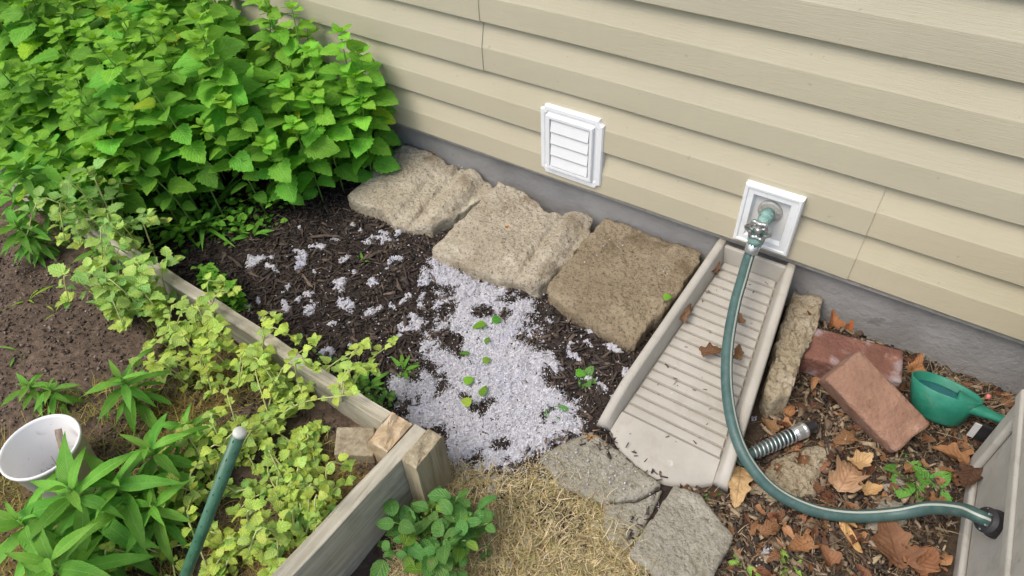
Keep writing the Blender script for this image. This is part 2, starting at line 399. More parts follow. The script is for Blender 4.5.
ys = np.concatenate([[-60, -30, -15, -8, -5, -3.5, -2.6, -2.1], np.arange(-1.75, .03, .0085), [.12, .5, 2, 6]])
gx, gy = np.meshgrid(xs, ys); P = np.column_stack([gx.ravel(), gy.ravel()])
nx, ny = len(xs), len(ys); idx = np.arange(nx * ny).reshape(ny, nx)
GF = np.stack([idx[:-1, :-1].ravel(), idx[:-1, 1:].ravel(), idx[1:, 1:].ravel(), idx[1:, :-1].ravel()], 1)
gzv = gh(P) + .0035 * fbm(P, 90, 2, 2.0)
o = part('ground', np.column_stack([P, gzv]), GF, M['ground'], origin=(0, 0, 0), col=zone_col(P)); tag(o, kind='structure')

# ------------------------------------------------------------------ house: foundation and siding
EXP, LIP, SB = .127, -.030, .170
house = thing('house_wall', (0, 0, 0), 'beige vinyl-sided house wall above a grey painted concrete foundation', 'house wall')
bx = np.linspace(-5, 4, 120); bz = np.linspace(-.3, .25, 12)
gx_, gz_ = np.meshgrid(bx, bz); Pf = np.column_stack([gx_.ravel(), np.zeros(gx_.size), gz_.ravel()])
Pf[:, 1] = .0025 * fbm(Pf, 6, 3) - .0005
ii = np.arange(len(Pf)).reshape(len(bz), len(bx))
FF = np.stack([ii[:-1, :-1].ravel(), ii[:-1, 1:].ravel(), ii[1:, 1:].ravel(), ii[1:, :-1].ravel()], 1)
part('foundation', Pf, FF, M['concrete'], house)
m = MB(); m.add(box8(-5, 4, .02, .22, -.3, 2.9), BOXF); m.build('backing_wall', M['concrete'], house)
# one double course of Dutch lap siding: profile (y, z) from the lower return upwards
def prof(dz):
    out = []
    for c in (0, 1):
        z = c * EXP
        out += [(-.006, z + .0025), (LIP + .0025, z), (LIP, z + .0022), (LIP - .0003, z + .032), (LIP, z + .062), (LIP + .0004, z + .0640), (LIP + .0011, z + .0660),
                (LIP + .0095, z + .100), (LIP + .0165, z + EXP + .006)]
    return [(y, z + dz) for y, z in out]
def panel(x0, x1, dz, proud=0.0, edge=False):
    pr = prof(dz); n = max(4, int((x1 - x0) / .12)); X = np.linspace(x0, x1, n)
    rings = []
    for x in X:
        w = .0011 * math.sin(x * 5.1 + dz * 9) + .0007 * math.sin(x * 13 + dz * 31)
        rings.append([(x, y - proud + w, z + .0010 * math.sin(x * 3.1 + dz * 5)) for y, z in pr])
    if edge:
        rings.insert(0, [(x, y + .0035, z) for x, y, z in rings[0]]); rings.append([(x, y + .0035, z) for x, y, z in rings[-1]])
    V, F = loft(rings, False)
    o = part('siding_panel', V, F, M['siding'], house)
    me_ = o.data; me_.polygons.foreach_set('use_smooth', np.ones(len(me_.polygons), bool)); edg = me_.attributes.new('sharp_edge', 'BOOLEAN', 'EDGE')
    key = np.zeros(len(me_.edges) * 2, np.int32); me_.edges.foreach_get('vertices', key); key = key.reshape(-1, 2)
    j = key % len(pr); along = (j[:, 0] == j[:, 1]); sharp = along & np.isin(j[:, 0], (1, 2, 4, 6, 8, 9, 10, 11, 13, 15)); kr = key // len(pr); nr_ = len(rings)
    if edge: sharp |= (kr[:, 0] == kr[:, 1]) & np.isin(kr[:, 0], (1, nr_ - 2))
    edg.data.foreach_set('value', sharp)
    return o
seams = {0: (-3.4, .264), 1: (-4.3, -.70, 2.96), 2: (-2.6, 1.06), 3: (-3.5, .6), 4: (-1.9, 1.8), 5: (-3, .9), 6: (-2, 1.5), 7: (-3.3, .4), 8: (-2.4, 1.3), 9: (-3, .7)}
for k in range(10):
    e = [-5.0] + list(seams[k]) + [4.0]
    for a, b, i in zip(e[:-1], e[1:], range(9)):
        panel(a - (.025 if i and not i % 2 else 0), b + (.025 if i + 1 < len(e) - 1 and not i % 2 else 0), SB + 2 * k * EXP, .0022 if i % 2 else .0, i % 2 == 1)
m = MB(); m.add(box8(-5, 4, -.022, -.002, SB - .014, SB + .004), BOXF); m.build('starter_strip', M['flange'], house)

# ------------------------------------------------------------------ louvred dryer vent
def pxrect(c, y):
    P_ = [WY(u, v, y) for u, v in c]
    return (P_[0][0] + P_[2][0]) / 2, (P_[1][0] + P_[3][0]) / 2, (P_[2][2] + P_[3][2]) / 2, (P_[0][2] + P_[1][2]) / 2
vx0, vx1, vz0, vz1 = pxrect(((540.4, 102), (604.6, 123.5), (540.6, 170), (599.2, 190.5)), -.037)
vent = thing('dryer_vent', ((vx0 + vx1) / 2, -.03, vz0), 'white plastic louvred dryer vent with notched corners on the siding', 'vent')
def notched(x0, x1, z0, z1, y, n):
    pts = []
    for (cx, cz, sx, sz) in ((x0, z0, 1, 1), (x1, z0, -1, 1), (x1, z1, -1, -1), (x0, z1, 1, -1)):
        q = [(cx, cz + sz * n), (cx + sx * n * .35, cz + sz * n * .92), (cx + sx * n * .72, cz + sz * n * .72), (cx + sx * n * .92, cz + sz * n * .35), (cx + sx * n, cz)]
        if sx * sz < 0: q = q[::-1]
        pts += [(a, y, b) for a, b in q]
    return pts
rings = [notched(vx0, vx1, vz0, vz1, -.020, .013), notched(vx0, vx1, vz0, vz1, -.0345, .013), notched(vx0 + .003, vx1 - .003, vz0 + .003, vz1 - .003, -.038, .0125),
         notched(vx0 + .012, vx1 - .012, vz0 + .012, vz1 - .012, -.0385, .010), notched(vx0 + .015, vx1 - .015, vz0 + .015, vz1 - .015, -.0365, .009)]
V, F = loft(rings, True, True, True); o = part('flange_plate', V, F, M['white'], vent, smooth=False)
ax0, ax1, az0, az1 = vx0 + .022, vx1 - .024, vz0 + .020, vz1 - .022
def rl(x0, x1, z0, z1, y): return [(x0, y, z0), (x1, y, z0), (x1, y, z1), (x0, y, z1)]
rr_ = [rl(ax0, ax1, az0, az1, -.034), rl(ax0, ax1, az0, az1, -.0425), rl(ax0 + .002, ax1 - .002, az0 + .002, az1 - .002, -.045),
       rl(ax0 + .009, ax1 - .009, az0 + .009, az1 - .009, -.045), rl(ax0 + .011, ax1 - .011, az0 + .011, az1 - .011, -.0375)]
V, F = loft(rr_, True, True, True); lfr = part('louvre_frame', V, F, M['white'], vent, smooth=False)
lz = np.linspace(az0 + .0115, az1 - .0115, 5)
for k in range(4):
    z0, z1 = lz[k], lz[k + 1] - .0012
    sec = [(-.0445, z0), (-.0455, z0 + .002), (-.0445, z0 + .008), (-.0405, z1), (-.0385, z1), (-.0415, z0 + .003)]
    V, F = loft([[(x, y, z) for y, z in sec] for x in (ax0 + .0125, ax1 - .0125)], True, True, True)
    part('louvre', V, F, M['white'], lfr, smooth=False)

# ------------------------------------------------------------------ recessed mounting block and outdoor tap
px0, px1, pz0, pz1 = pxrect(((744.3, 183.4), (805, 200.4), (733.4, 239), (786.3, 256.9)), -.047)
blk = thing('mounting_block', ((px0 + px1) / 2, -.03, pz0), 'white recessed square mounting block around the outdoor tap', 'mounting block')
b = .022
rr_ = [rl(px0, px1, pz0, pz1, -.015), rl(px0, px1, pz0, pz1, -.0445), rl(px0 + .003, px1 - .003, pz0 + .003, pz1 - .003, -.048), rl(px0 + .008, px1 - .008, pz0 + .008, pz1 - .008, -.048),
       rl(px0 + .010, px1 - .010, pz0 + .010, pz1 - .010, -.0455), rl(px0 + b, px1 - b, pz0 + b, pz1 - b, -.0455), rl(px0 + b + .004, px1 - b - .004, pz0 + b + .004, pz1 - b - .004, -.034)]
V, F = loft(rr_, True, True, False); part('frame', V, F, M['white'], blk, smooth=False)
V = rl(px0 + b - .002, px1 - b + .002, pz0 + b - .002, pz1 - b + .002, -.0335); part('recess_panel', V, [(0, 1, 2, 3)], M['recess'], blk, smooth=False)

fc = WY(770, 211, -.036); tap = thing('outdoor_tap', tuple(fc), 'verdigris-coated outdoor tap with a cast wheel handle and green hose attached', 'tap')
d_ = WY(756, 234, -.115) - fc; d_ /= np.linalg.norm(d_)
V, F, _ = tube([fc + (0, .002, 0), fc + (0, -.003, 0), fc + (0, -.005, 0)], [.0265, .0265, .022], 28); esc = part('escutcheon', V, F, M['flange'], tap, smooth=False)
for sx_, sz_ in ((-.019, -.004), (.019, .004)):
    q = fc + (sx_, -.005, sz_); V, F, _ = tube([q, q + (0, -.0025, 0)], [.0032, .0026], 10); part('screw', V, F, M['zinc'], esc, smooth=False)
bp = [fc + d_ * s for s in (.002, .012, .013, .028, .029, .036, .044, .045, .056)]
V, F, _ = tube(bp, [.0125, .0125, .0155, .0155, .013, .0145, .0145, .011, .010], 20); part('body', V, F, M['verdigris'], tap)
out0 = fc + d_ * .036
od = np.array([-.06, -.35, -1.0]); od /= np.linalg.norm(od)
V, F, _ = tube([out0, out0 + od * .016, out0 + od * .017, out0 + od * .03], [.012, .0125, .0155, .0155], 20); part('spout', V, F, M['verdigris'], tap)
V, F, _ = tube([out0 + od * .0302, out0 + od * .05, out0 + od * .052, out0 + od * .06], [.0185, .0185, .0165, .0155], 12); part('hose_coupling', V, F, M['verdigris'], tap)
hc = fc + d_ * .068; u1 = np.cross(d_, (0, 0, 1)); u1 /= np.linalg.norm(u1); u2 = np.cross(u1, d_)
hw = MB()
ang = np.linspace(0, 2 * np.pi, 49)[:-1]
ringp = np.array([hc + (.0225 + .0032 * math.cos(6 * a)) * (math.cos(a) * u1 + math.sin(a) * u2) for a in ang])
rings = []
for k, a in enumerate(ang):
    rad = math.cos(a) * u1 + math.sin(a) * u2
    rings.append([ringp[k] + .0052 * (math.cos(b_) * rad + math.sin(b_) * d_) for b_ in np.linspace(0, 2 * np.pi, 9)[:-1]])
V, F = loft(rings + [rings[0]], True); hw.add(V, F)
for k in range(3):
    a = k * 2 * math.pi / 3 + .4; rad = math.cos(a) * u1 + math.sin(a) * u2
    V, F, _ = tube([hc - d_ * .003, hc + rad * .02], [.0042, .0036], 8); hw.add(V, F)
V, F, _ = tube([hc - d_ * .014, hc + d_ * .003, hc + d_ * .006], [.007, .0075, .004], 12); hw.add(V, F)
hw.build('handle', M['handle'], tap, smooth=True)

# ------------------------------------------------------------------ garden hose
hp = [out0 + od * .045, out0 + od * .09]
for u, v, z in ((742, 280, .185), (735, 305, .165), (728, 345, .135), (727, 385, .11), (733, 425, .092), (747, 460, .072), (773, 490, .045), (810, 509, .030),
                (850, 516, .028), (895, 514, .040), (930, 508, .080), (962, 510, .130)):
    hp.append(G(u, v, z))
def WX(u, v, x):
    d = ray(u, v); return CAM + (x - CAM[0]) / d[0] * d
hp += [WX(980, 517, .598), WX(997, 525, .628)]
HP = catmull(hp, 10)
hose = thing('garden_hose', tuple(HP[len(HP) // 2]), 'dark green garden hose with a pale stripe running from the tap to the box', 'hose')
V, F, uv = tube(HP, .0120, 20); part('tube', V, F, M['hose'], hose, uv=uv)
V, F, _ = tube([hp[0] + od * .005, hp[0] + od * .03, hp[0] + od * .034], [.0158, .0152, .0135], 18); part('ferrule', V, F, M['zinc'], hose)

# spare hose end with a spring guard
s0, s1, s2 = G(751, 454, .028), G(795, 434, .034), G(822, 424, .030)
sp = thing('hose_end', tuple(s0), 'short hose end with a steel spring guard lying on the leaf litter', 'hose end')
ax = s1 - s0; L_ = np.linalg.norm(ax); ax /= L_; e1 = np.cross(ax, (0, 0, 1)); e1 /= np.linalg.norm(e1); e2 = np.cross(e1, ax)
V, F, uv = tube([s0 - ax * .03 + (0, 0, -.012), s0, s1], .0108, 16); part('hose_core', V, F, M['hose'], sp, uv=uv)
tt = np.linspace(0, 1, 11 * 14); hx = np.array([s0 + ax * (.004 + (L_ - .008) * t) + (.0125 + .0018 * t) * (math.cos(t * 10.5 * 2 * math.pi) * e1 + math.sin(t * 10.5 * 2 * math.pi) * e2) for t in tt])
V, F, _ = tube(hx, .0021, 6); part('spring_guard', V, F, M['zinc'], sp)
V, F, _ = tube([s1 - ax * .004, s1 + ax * .002, s1 + ax * .016, s1 + ax * .020, s1 + ax * .024], [.0135, .0160, .0160, .0175, .0165], 16); part('ferrule', V, F, M['zinc'], sp, smooth=False)
V, F, _ = tube([s1 + ax * .0242, s1 + ax * .03, s1 + ax * .05, s1 + ax * .052], [.0125, .0125, .0095, .007], 8); part('plug', V, F, M['black'], sp, smooth=False)

# ------------------------------------------------------------------ downspout splash block
def lerp(a, b, t): return a + (b - a) * t
def sbx(t): return lerp(.064, .078, t)
def sbw(t): return lerp(.092, .143, t)
def sby(t): return lerp(-.040, -.555, t)
def sbz(t): return lerp(.118, .012, t ** .96)
def sbh(t): return lerp(.052, .046, t) * (1 if t < .8 else lerp(1, .35, ((t - .8) / .2) ** 1.6))
blo = thing('splash_block', (.07, -.3, 0), 'beige plastic downspout splash block with ribbed floor below the tap', 'splash block')
ts = np.linspace(0, 1, 26); wt = .020
for s in (-1, 1):
    rings = []
    for t in ts:
        x = sbx(t); w = sbw(t); z = sbz(t); top = z + sbh(t); y = sby(t)
        o_, i_ = x + s * w, x + s * (w - wt); sl = .007
        sec = [(o_ + s * .004, y, min(-.004, z - .01)), (o_ + s * .002, y, z), (o_, y, top - .004), (o_ - s * .003, y, top), (i_ + s * .003 - s * 0, y, top), (i_, y, top - .004), (i_ - s * sl, y, z + .004), (i_ - s * .009, y, z - .006)]
        rings.append(sec if s < 0 else sec)
    V, F = loft(rings, True, True, True); part('side_wall', V, F, M['splash'], blo)
t0 = 0; y0 = sby(0)
m = MB(); xa, xb = sbx(0) - sbw(0) + .012, sbx(0) + sbw(0) - .012
m.add([(xa, y0 - .014, .10), (xb, y0 - .014, .10), (xb, y0 + .002, .10), (xa, y0 + .002, .10), (xa, y0 - .010, .160), (xb, y0 - .010, .160), (xb, y0 + .001, .160), (xa, y0 + .001, .160)], BOXF)
bevel(m.build('back_wall', M['splash'], blo), .003)
pan = MB(); rings = []
for t in np.linspace(.01, .915, 20):
    w = sbw(t) - wt - .002; rings.append([(sbx(t) - w, sby(t), sbz(t) - .002), (sbx(t) + w, sby(t), sbz(t) - .002)])
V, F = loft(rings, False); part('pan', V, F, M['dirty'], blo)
NS = 19; te = np.linspace(.028, .908, NS + 1)
for k in range(NS):
    a, b_ = te[k], te[k + 1] - .0075
    w0, w1 = sbw(a) - wt - .0085, sbw(b_) - wt - .0085
    za, zb = sbz(a), sbz(b_)
    V = [(sbx(a) - w0, sby(a), za - .003), (sbx(a) + w0, sby(a), za - .003), (sbx(b_) + w1, sby(b_), zb - .003), (sbx(b_) - w1, sby(b_), zb - .003),
         (sbx(a) - w0 + .003, sby(a) - .0012, za + .0030), (sbx(a) + w0 - .003, sby(a) - .0012, za + .0030), (sbx(b_) + w1 - .003, sby(b_) + .0012, zb + .0042), (sbx(b_) - w1 + .003, sby(b_) + .0012, zb + .0042)]
    bevel(part('rib', V, [tuple(reversed(f)) for f in BOXF], M['splash'], blo, smooth=False), .0013, 2)
# rounded front apron
fr = []; w0 = sbw(.908) - wt - .0085
for (yo, zo) in ((0, .0042), (.25, .0035), (.5, .003), (.75, .002), (.93, .001), (1.0, -.004), (1.0, -.016)):
    row = []
    for s in np.linspace(-1, 1, 17):
        t = lerp(.909, 1.0, yo); w = sbw(t) - wt * (1 - .0 * yo) - .0085
        row.append((sbx(t) + s * w, sby(t) - yo * .052 * (1 - s * s), sbz(min(t, 1)) + zo - (.004 * yo)))
    fr.append(row)
V, F = loft(fr, False); part('apron', V, F, M['splash'], blo)

# ------------------------------------------------------------------ hose reel box at the right edge
rb = thing('hose_reel_box', (.80, -.50, 0), 'grey-beige plastic hose reel box cut off by the right edge', 'hose box')
def rbox(name, *a, bw=.006): return bevel(MB().add(box8(*a), BOXF).build(name, M['reel'], rb), bw, 3)
rbox('side_panel', .618, .640, -.80, -.235, .0, .46)
rbox('body', .6405, 1.05, -.798, -.237, .0, .455)
rbox('corner_post', .603, .6178, -.262, -.222, -.004, .205)
rbox('corner_post', .603, .6178, -.83, -.79, -.004, .205)
rbox('base_rail', .605, .6177, -.7895, -.2625, -.004, .028)
rbox('rim', .599, .6176, -.835, -.215, .2055, .235)
rbox('upper_panel', .603, .6174, -.825, -.225, .2355, .44)
rbox('lid', .585, 1.06, -.84, -.21, .461, .49, bw=.01)
BA = R(3.2); BO = np.array([.80, -.50, 0]); BL = np.array([.8145, -.496, 0])
def unrot(V):
    V = np.asarray(V, float) - BL; c, s_ = math.cos(-BA), math.sin(-BA); return np.column_stack([V[:, 0] * c - V[:, 1] * s_, V[:, 0] * s_ + V[:, 1] * c, V[:, 2]]) + BO
pc = HP[-1]; dn = HP[-5] - HP[-1]; dn /= np.linalg.norm(dn)
V, F, _ = tube([pc + dn * .0, pc + dn * .006, pc + dn * .007, pc + dn * .026, pc + dn * .030], [.0245, .0245, .0225, .0220, .015], 24); port = part('hose_port', unrot(V), F, M['black'], rb, smooth=False)
for a in (.4, 1.6, 2.7, 3.9, 5.1):
    q = pc + dn * .029 + .0180 * np.array([0, math.cos(a), math.sin(a)]); V, F, _ = tube([q - dn * .004, q + dn * .0015], .0018, 8); part('screw', unrot(V), F, M['zinc'], port, smooth=False)
rb.location = BL; rb.rotation_euler = (0, 0, BA)

# ------------------------------------------------------------------ stones and pavers
def stone(name, poly, ztop, thick, material, label, cat='paver', group=None, rough=.0035, jit=.005, hf=None, tilt=(0, 0), n=150, seed=0.0, edge=.008):
    poly = np.array([p[:2] for p in poly], float); c = poly.mean(0)
    a = np.array([((poly - np.roll(poly, 1, 0))[i]) for i in range(len(poly))])
    area = .5 * np.sum(poly[:, 0] * np.roll(poly[:, 1], -1) - np.roll(poly[:, 0], -1) * poly[:, 1])
    if area < 0: poly = poly[::-1]
    cl = np.vstack([poly, poly[:1]]); seg = np.linalg.norm(np.diff(cl, axis=0), axis=1); cum = np.concatenate([[0], np.cumsum(seg)])
    s = np.linspace(0, cum[-1], n, endpoint=False)
    ol = np.column_stack([np.interp(s, cum, cl[:, 0]), np.interp(s, cum, cl[:, 1])])
    for _ in range(2): ol = .5 * ol + .25 * (np.roll(ol, 1, 0) + np.roll(ol, -1, 0))
    dirv = ol - c; dl = np.linalg.norm(dirv, axis=1)
    ol = ol + dirv / dl[:, None] * (jit * fbm(ol, 18, 4, seed)[:, None] + jit * .5 * fbm(ol, 70, 3, seed + 4)[:, None])
    mr = dl.mean()
    fr_ = [(1.02, 0), (1.0, .35), (.998, .75), (1 - .25 * edge / mr, 1 - .5 * edge / thick), (1 - 1.0 * edge / mr, 1 - .12 * edge / thick), (1 - 2.0 * edge / mr, 1)]
    rings = []
    for r, h in fr_:
        q = c + (ol - c) * r
        j = .35 * jit * fbm(np.column_stack([q, np.full(len(q), h * 3)]), 40, 3, seed)
        q = q + (q - c) / (np.linalg.norm(q - c, axis=1)[:, None]) * j[:, None]
        rings.append(np.column_stack([q, np.full(len(q), ztop - thick + thick * h)]))
    for r in np.linspace(1 - 2.0 * edge / mr, .03, 38)[1:]:
        q = c + (ol - c) * r; rings.append(np.column_stack([q, np.full(len(q), ztop)]))
    for k, r in enumerate(rings):
        if k < 2: continue
        w = 1 if k > 4 else .5
        r[:, 2] += w * (rough * .7 * fbm(r[:, :2], 16, 4, seed) + rough * .95 * fbm(r[:, :2], 105, 4, seed + 3))
        if hf is not None: r[:, 2] += hf(r[:, :2]) * (1 if k > 3 else .8 if k > 2 else .35)
        r[:, 2] += tilt[0] * (r[:, 0] - c[0]) + tilt[1] * (r[:, 1] - c[1])
    V, F = loft(rings, True, False, True)
    o = part(name, V, F, material, origin=(c[0], c[1], ztop - thick))
    return tag(o, label, cat, group)
def frame2(poly):      # u coordinate 0..1 from the left edge to the right edge of a four-cornered paver (front-left, back-left, back-right, front-right)
    p = np.array([q[:2] for q in poly]); l = (p[0] + p[1]) / 2; r = (p[2] + p[3]) / 2; d = r - l; return l, d / (d @ d)
def gauss(u, m, s): return np.exp(-((u - m) / s) ** 2)
ZF, ZR = .034, .088
def GP(u, v, back): return G(u, v, ZR if back else ZF)
Z = (ZF + ZR) / 2; TLT = (0, (ZR - ZF) / .31)
q1 = [GP(*a) for a in ((349, 199, 0), (352, 193, 0), (405, 139, 1), (493, 172, 1), (492, 181, 1), (432, 230, 0), (412, 228, 0))]
q1[2][1] = min(q1[2][1], -.012); q1[3][1] = min(q1[3][1], -.014)
l1, d1 = frame2([q1[0], q1[2], q1[3], q1[5]])
def hf1(P):
    u = (P - l1) @ d1; return -.013 * (1 / (1 + np.exp(-(u - .53) / .012))) + .014 * gauss(u, .87, .08) - .012 * gauss(u, .70, .022) - .016 * np.clip((u - .96) / .05, 0, 1)
stone('concrete_paver', q1, Z, .085, M['paver_a'], 'pale concrete paver with a rounded roll, nearest the leafy bush', rough=.006, jit=.013, hf=hf1, seed=1.0, edge=.006, n=210, tilt=TLT)
q2 = [GP(*a) for a in ((430, 250, 0), (499, 180, 1), (535, 196, 1), (548, 207, 1), (592, 214, 1), (589, 230, 1), (537, 288, 0), (500, 278, 0), (470, 268, 0))]
for i in (1, 2, 3, 4): q2[i][1] = min(q2[i][1], -.014)
l2, d2 = frame2([q2[0], q2[1], q2[4], q2[6]])
def hf2(P):
    u = (P - l2) @ d2; return .009 * gauss(u, .90, .06) - .012 * gauss(u, .775, .022) + .006 * np.clip(.7 - u, 0, 1) * .8 - .012 * np.clip((u - .97) / .06, 0, 1)
stone('concrete_paver.001', q2, Z, .085, M['paver_b'], 'tan concrete paver with a ridged right side, between two other pavers', rough=.006, jit=.013, hf=hf2, seed=2.0, edge=.006, n=210, tilt=TLT)
q3 = [GP(*a) for a in ((545, 290, 0), (607, 214, 1), (706, 246, 1), (701, 262, 1), (634, 345, 0), (590, 325, 0))]
for i in (1, 2): q3[i][1] = min(q3[i][1], -.014)
q3[2][0] = min(q3[2][0], -.036); q3[3][0] = min(q3[3][0], -.040)
stone('concrete_paver.002', q3, Z, .085, M['paver_c'], 'brown flat concrete paver beside the splash block', rough=.006, jit=.013, seed=3.0, edge=.006, n=210, tilt=TLT)
stone('concrete_paver.003', [(.165, -.012), (.232, -.010), (.250, -.10), (.247, -.22), (.256, -.322), (.228, -.350), (.204, -.33)], .074, .085, M['rubble'],
      'narrow crumbling concrete strip along the right side of the splash block', rough=.014, jit=.016, seed=4.0, n=150, edge=.006)
stone('broken_stone', [G(u, v, .02) for u, v in ((750, 486), (768, 462), (795, 446), (830, 440), (836, 452), (822, 468), (818, 494), (790, 500), (765, 494))], .010, .03, M['rubble'],
      'broken sandy stone lying under the spring-guarded hose end', 'stone', rough=.010, jit=.010, seed=5.0, n=90, edge=.012)
stone('broken_stone.001', [G(u, v, .02) for u, v in ((868, 508), (885, 497), (905, 500), (912, 520), (892, 530), (872, 526))], .014, .03, M['slab'],
      'small grey stone just under the hose near the box', 'stone', rough=.008, jit=.007, seed=6.0, n=70, edge=.009)
stone('broken_stone.002', [G(u, v, .02) for u, v in ((880, 482), (900, 472), (912, 482), (896, 492))], .012, .03, M['slab'],
      'small pale stone between tan leaves and green weed', 'stone', rough=.006, jit=.006, seed=7.0, n=60, edge=.008)
stone('paving_slab', [G(u, v, .02) for u, v in ((538, 456), (566, 437), (594, 430), (622, 452), (662, 482), (640, 497), (606, 500), (560, 486))], .016, .05, M['slab'],
      'flat grey slab at the splash block mouth, half covered in lint', 'paver', rough=.004, jit=.007, seed=8.0)
stone('paving_slab.001', [G(u, v, .02) for u, v in ((604, 503), (640, 499), (663, 487), (650, 515), (628, 549), (604, 536))], .014, .05, M['slab'],
      'small grey slab half buried in dry grass', 'paver', rough=.004, jit=.007, seed=9.0)
stone('paving_slab.002', [G(u, v, .02) for u, v in ((674, 484), (700, 492), (735, 534), (718, 566), (700, 600), (666, 585), (630, 553), (650, 520))], .022, .055, M['slab'],
      'grey concrete slab lowest in the picture, before the splash block', 'paver', rough=.004, jit=.006, seed=10.0)

# ------------------------------------------------------------------ bricks
def brick(Mx, c, l, w, h, material, label, seed, chips=()):
    nx, ny, nz = 26, 14, 9; V = []; F = []; idx = {}
    def vid(i, j, k):
        key = (i, j, k)
        if key not in idx: idx[key] = len(V); V.append((i / nx - .5, j / ny - .5, k / nz - .5))
        return idx[key]
    for i in range(nx):
        for j in range(ny):
            F.append((vid(i, j, 0), vid(i, j + 1, 0), vid(i + 1, j + 1, 0), vid(i + 1, j, 0))); F.append((vid(i, j, nz), vid(i + 1, j, nz), vid(i + 1, j + 1, nz), vid(i, j + 1, nz)))
    for i in range(nx):
        for k in range(nz):
            F.append((vid(i, 0, k), vid(i + 1, 0, k), vid(i + 1, 0, k + 1), vid(i, 0, k + 1))); F.append((vid(i, ny, k), vid(i, ny, k + 1), vid(i + 1, ny, k + 1), vid(i + 1, ny, k)))
    for j in range(ny):
        for k in range(nz):
            F.append((vid(0, j, k), vid(0, j, k + 1), vid(0, j + 1, k + 1), vid(0, j + 1, k))); F.append((vid(nx, j, k), vid(nx, j + 1, k), vid(nx, j + 1, k + 1), vid(nx, j, k + 1)))
    V = np.array(V) * np.array([l, w, h]); hd = np.array([l, w, h]) / 2; r = .004
    core = np.clip(V, -hd + r, hd - r); dv = V - core; dn_ = np.linalg.norm(dv, axis=1)[:, None]
    V = np.where(dn_ > r, core + dv / np.maximum(dn_, 1e-9) * r, V)
    nn_ = V - core; nn_ /= np.linalg.norm(nn_, axis=1)[:, None] + 1e-9
    V = V + nn_ * (.0016 * fbm(V, 45, 4, seed) - .0025 * np.clip(fbm(V, 25, 2, seed + 7) - .25, 0, 1))[:, None]
    for (p, rad, dep) in chips:
        dd = np.linalg.norm(V - np.array(p), axis=1); V = V + (-np.sign(V) * dep) * np.clip(1 - dd / rad, 0, 1)[:, None]
    W = V @ np.array(Mx).T + np.array(c)
    o = bpy.data.objects.new('brick', mesh('brick', V, F, material)); COL.objects.link(o)
    mm = Matrix.Identity(4)
    for a in range(3):
        for b2 in range(3): mm[a][b2] = Mx[a][b2]
        mm[a][3] = c[a]
    o.matrix_world = mm
    return tag(o, label, 'brick', 'two clay bricks by the foundation')
Ta, Tb, Td = G(808, 322, .062), G(904, 347, .062), G(800, 362, .062)
xa_ = Tb - Ta; xa_ /= np.linalg.norm(xa_); za_ = np.array([0, 0, 1.]); ya_ = np.cross(za_, xa_)
cc = (Tb + G(902, 384, .062) + Ta + Td) / 4; cc[2] = .033
brick(np.column_stack([xa_, ya_, za_]), cc, .203, .096, .062, M['brick_a'], 'dark red brick with whitish stain lying flat against the foundation', 1.0)
Rb = np.array([[0.8893, 0.3997, 0.2221], [-0.2529, 0.8346, -0.4893], [-0.3809, 0.379, 0.8433]])
cb = CAM + .955 * (np.array([.407, -.194, .012]) - CAM)
brick(Rb, cb - .004 * Rb[:, 2], .191, .0935, .0655, M['brick_b'], 'orange-brown brick propped aslant on the darker brick behind it', 2.0, [((.09, .0, .03), .03, .003), ((.08, -.045, .029), .02, .004)])

# ------------------------------------------------------------------ green plastic scoop by the foundation
sc0 = G(940, 408, .0); sc = thing('garden_scoop', (sc0[0] - .02, sc0[1] + .02, 0), 'green plastic scoop with a long handle against the foundation', 'scoop')
A_, B_ = G(932, 392, .06), G(1004, 411, .075)
cx_, cy_ = .508, -.148
dirh = np.array([.96, -.05, 0]); dirh /= np.linalg.norm(dirh); sdh = np.array([-dirh[1], dirh[0], 0])
TA = R(-23)
def tl(V):
    V = np.asarray(V, float) - (cx_, cy_, .02); c, s_ = math.cos(TA), math.sin(TA)
    return np.column_stack([V[:, 0], V[:, 1] * c - V[:, 2] * s_, V[:, 1] * s_ + V[:, 2] * c]) * 1.0 + (cx_, cy_ - .012, .026)
def cupring(z, a_, b_, sh): return [np.array([cx_ + sh, cy_, z]) + dirh * a_ * math.cos(t) * (1.5 if math.cos(t) > 0 else 1.1) + sdh * b_ * math.sin(t) for t in np.linspace(0, 2 * math.pi, 33)[:-1]]
V, F = loft([cupring(.004, .030, .026, .008), cupring(.012, .037, .033, .007), cupring(.045, .045, .040, .003), cupring(.078, .052, .046, 0), cupring(.0795, .0505, .0445, 0), cupring(.076, .049, .043, 0), cupring(.045, .042, .037, .003), cupring(.018, .034, .030, .006)], True, True, True)
part('cup', tl(V), F, M['scoop'], sc)
V, F = loft([cupring(.058, .043, .038, .002), cupring(.063, .040, .035, .002), cupring(.064, .02, .018, .002)], True, True, True); part('insert', tl(V), F, M['teal'], sc)
hp_ = catmull([np.array([cx_ + .035, cy_, .060]), np.array([cx_ + .075, cy_ - .006, .060]), np.array([cx_ + .12, cy_ - .010, .060]), np.array([cx_ + .21, cy_ - .014, .055])], 6)
rings = []
for k, p in enumerate(hp_):
    t = k / (len(hp_) - 1); hw_ = lerp(.028, .013, min(1, t * 1.6)); hh = lerp(.020, .0085, min(1, t * 1.8))
    rings.append([p + sdh * hw_ * math.cos(a) * (1) + np.array([0, 0, 1]) * hh * math.sin(a) for a in np.linspace(0, 2 * math.pi, 17)[:-1]])
V, F = loft(rings, True, True, True); part('handle', tl(V), F, M['scoop'], sc)
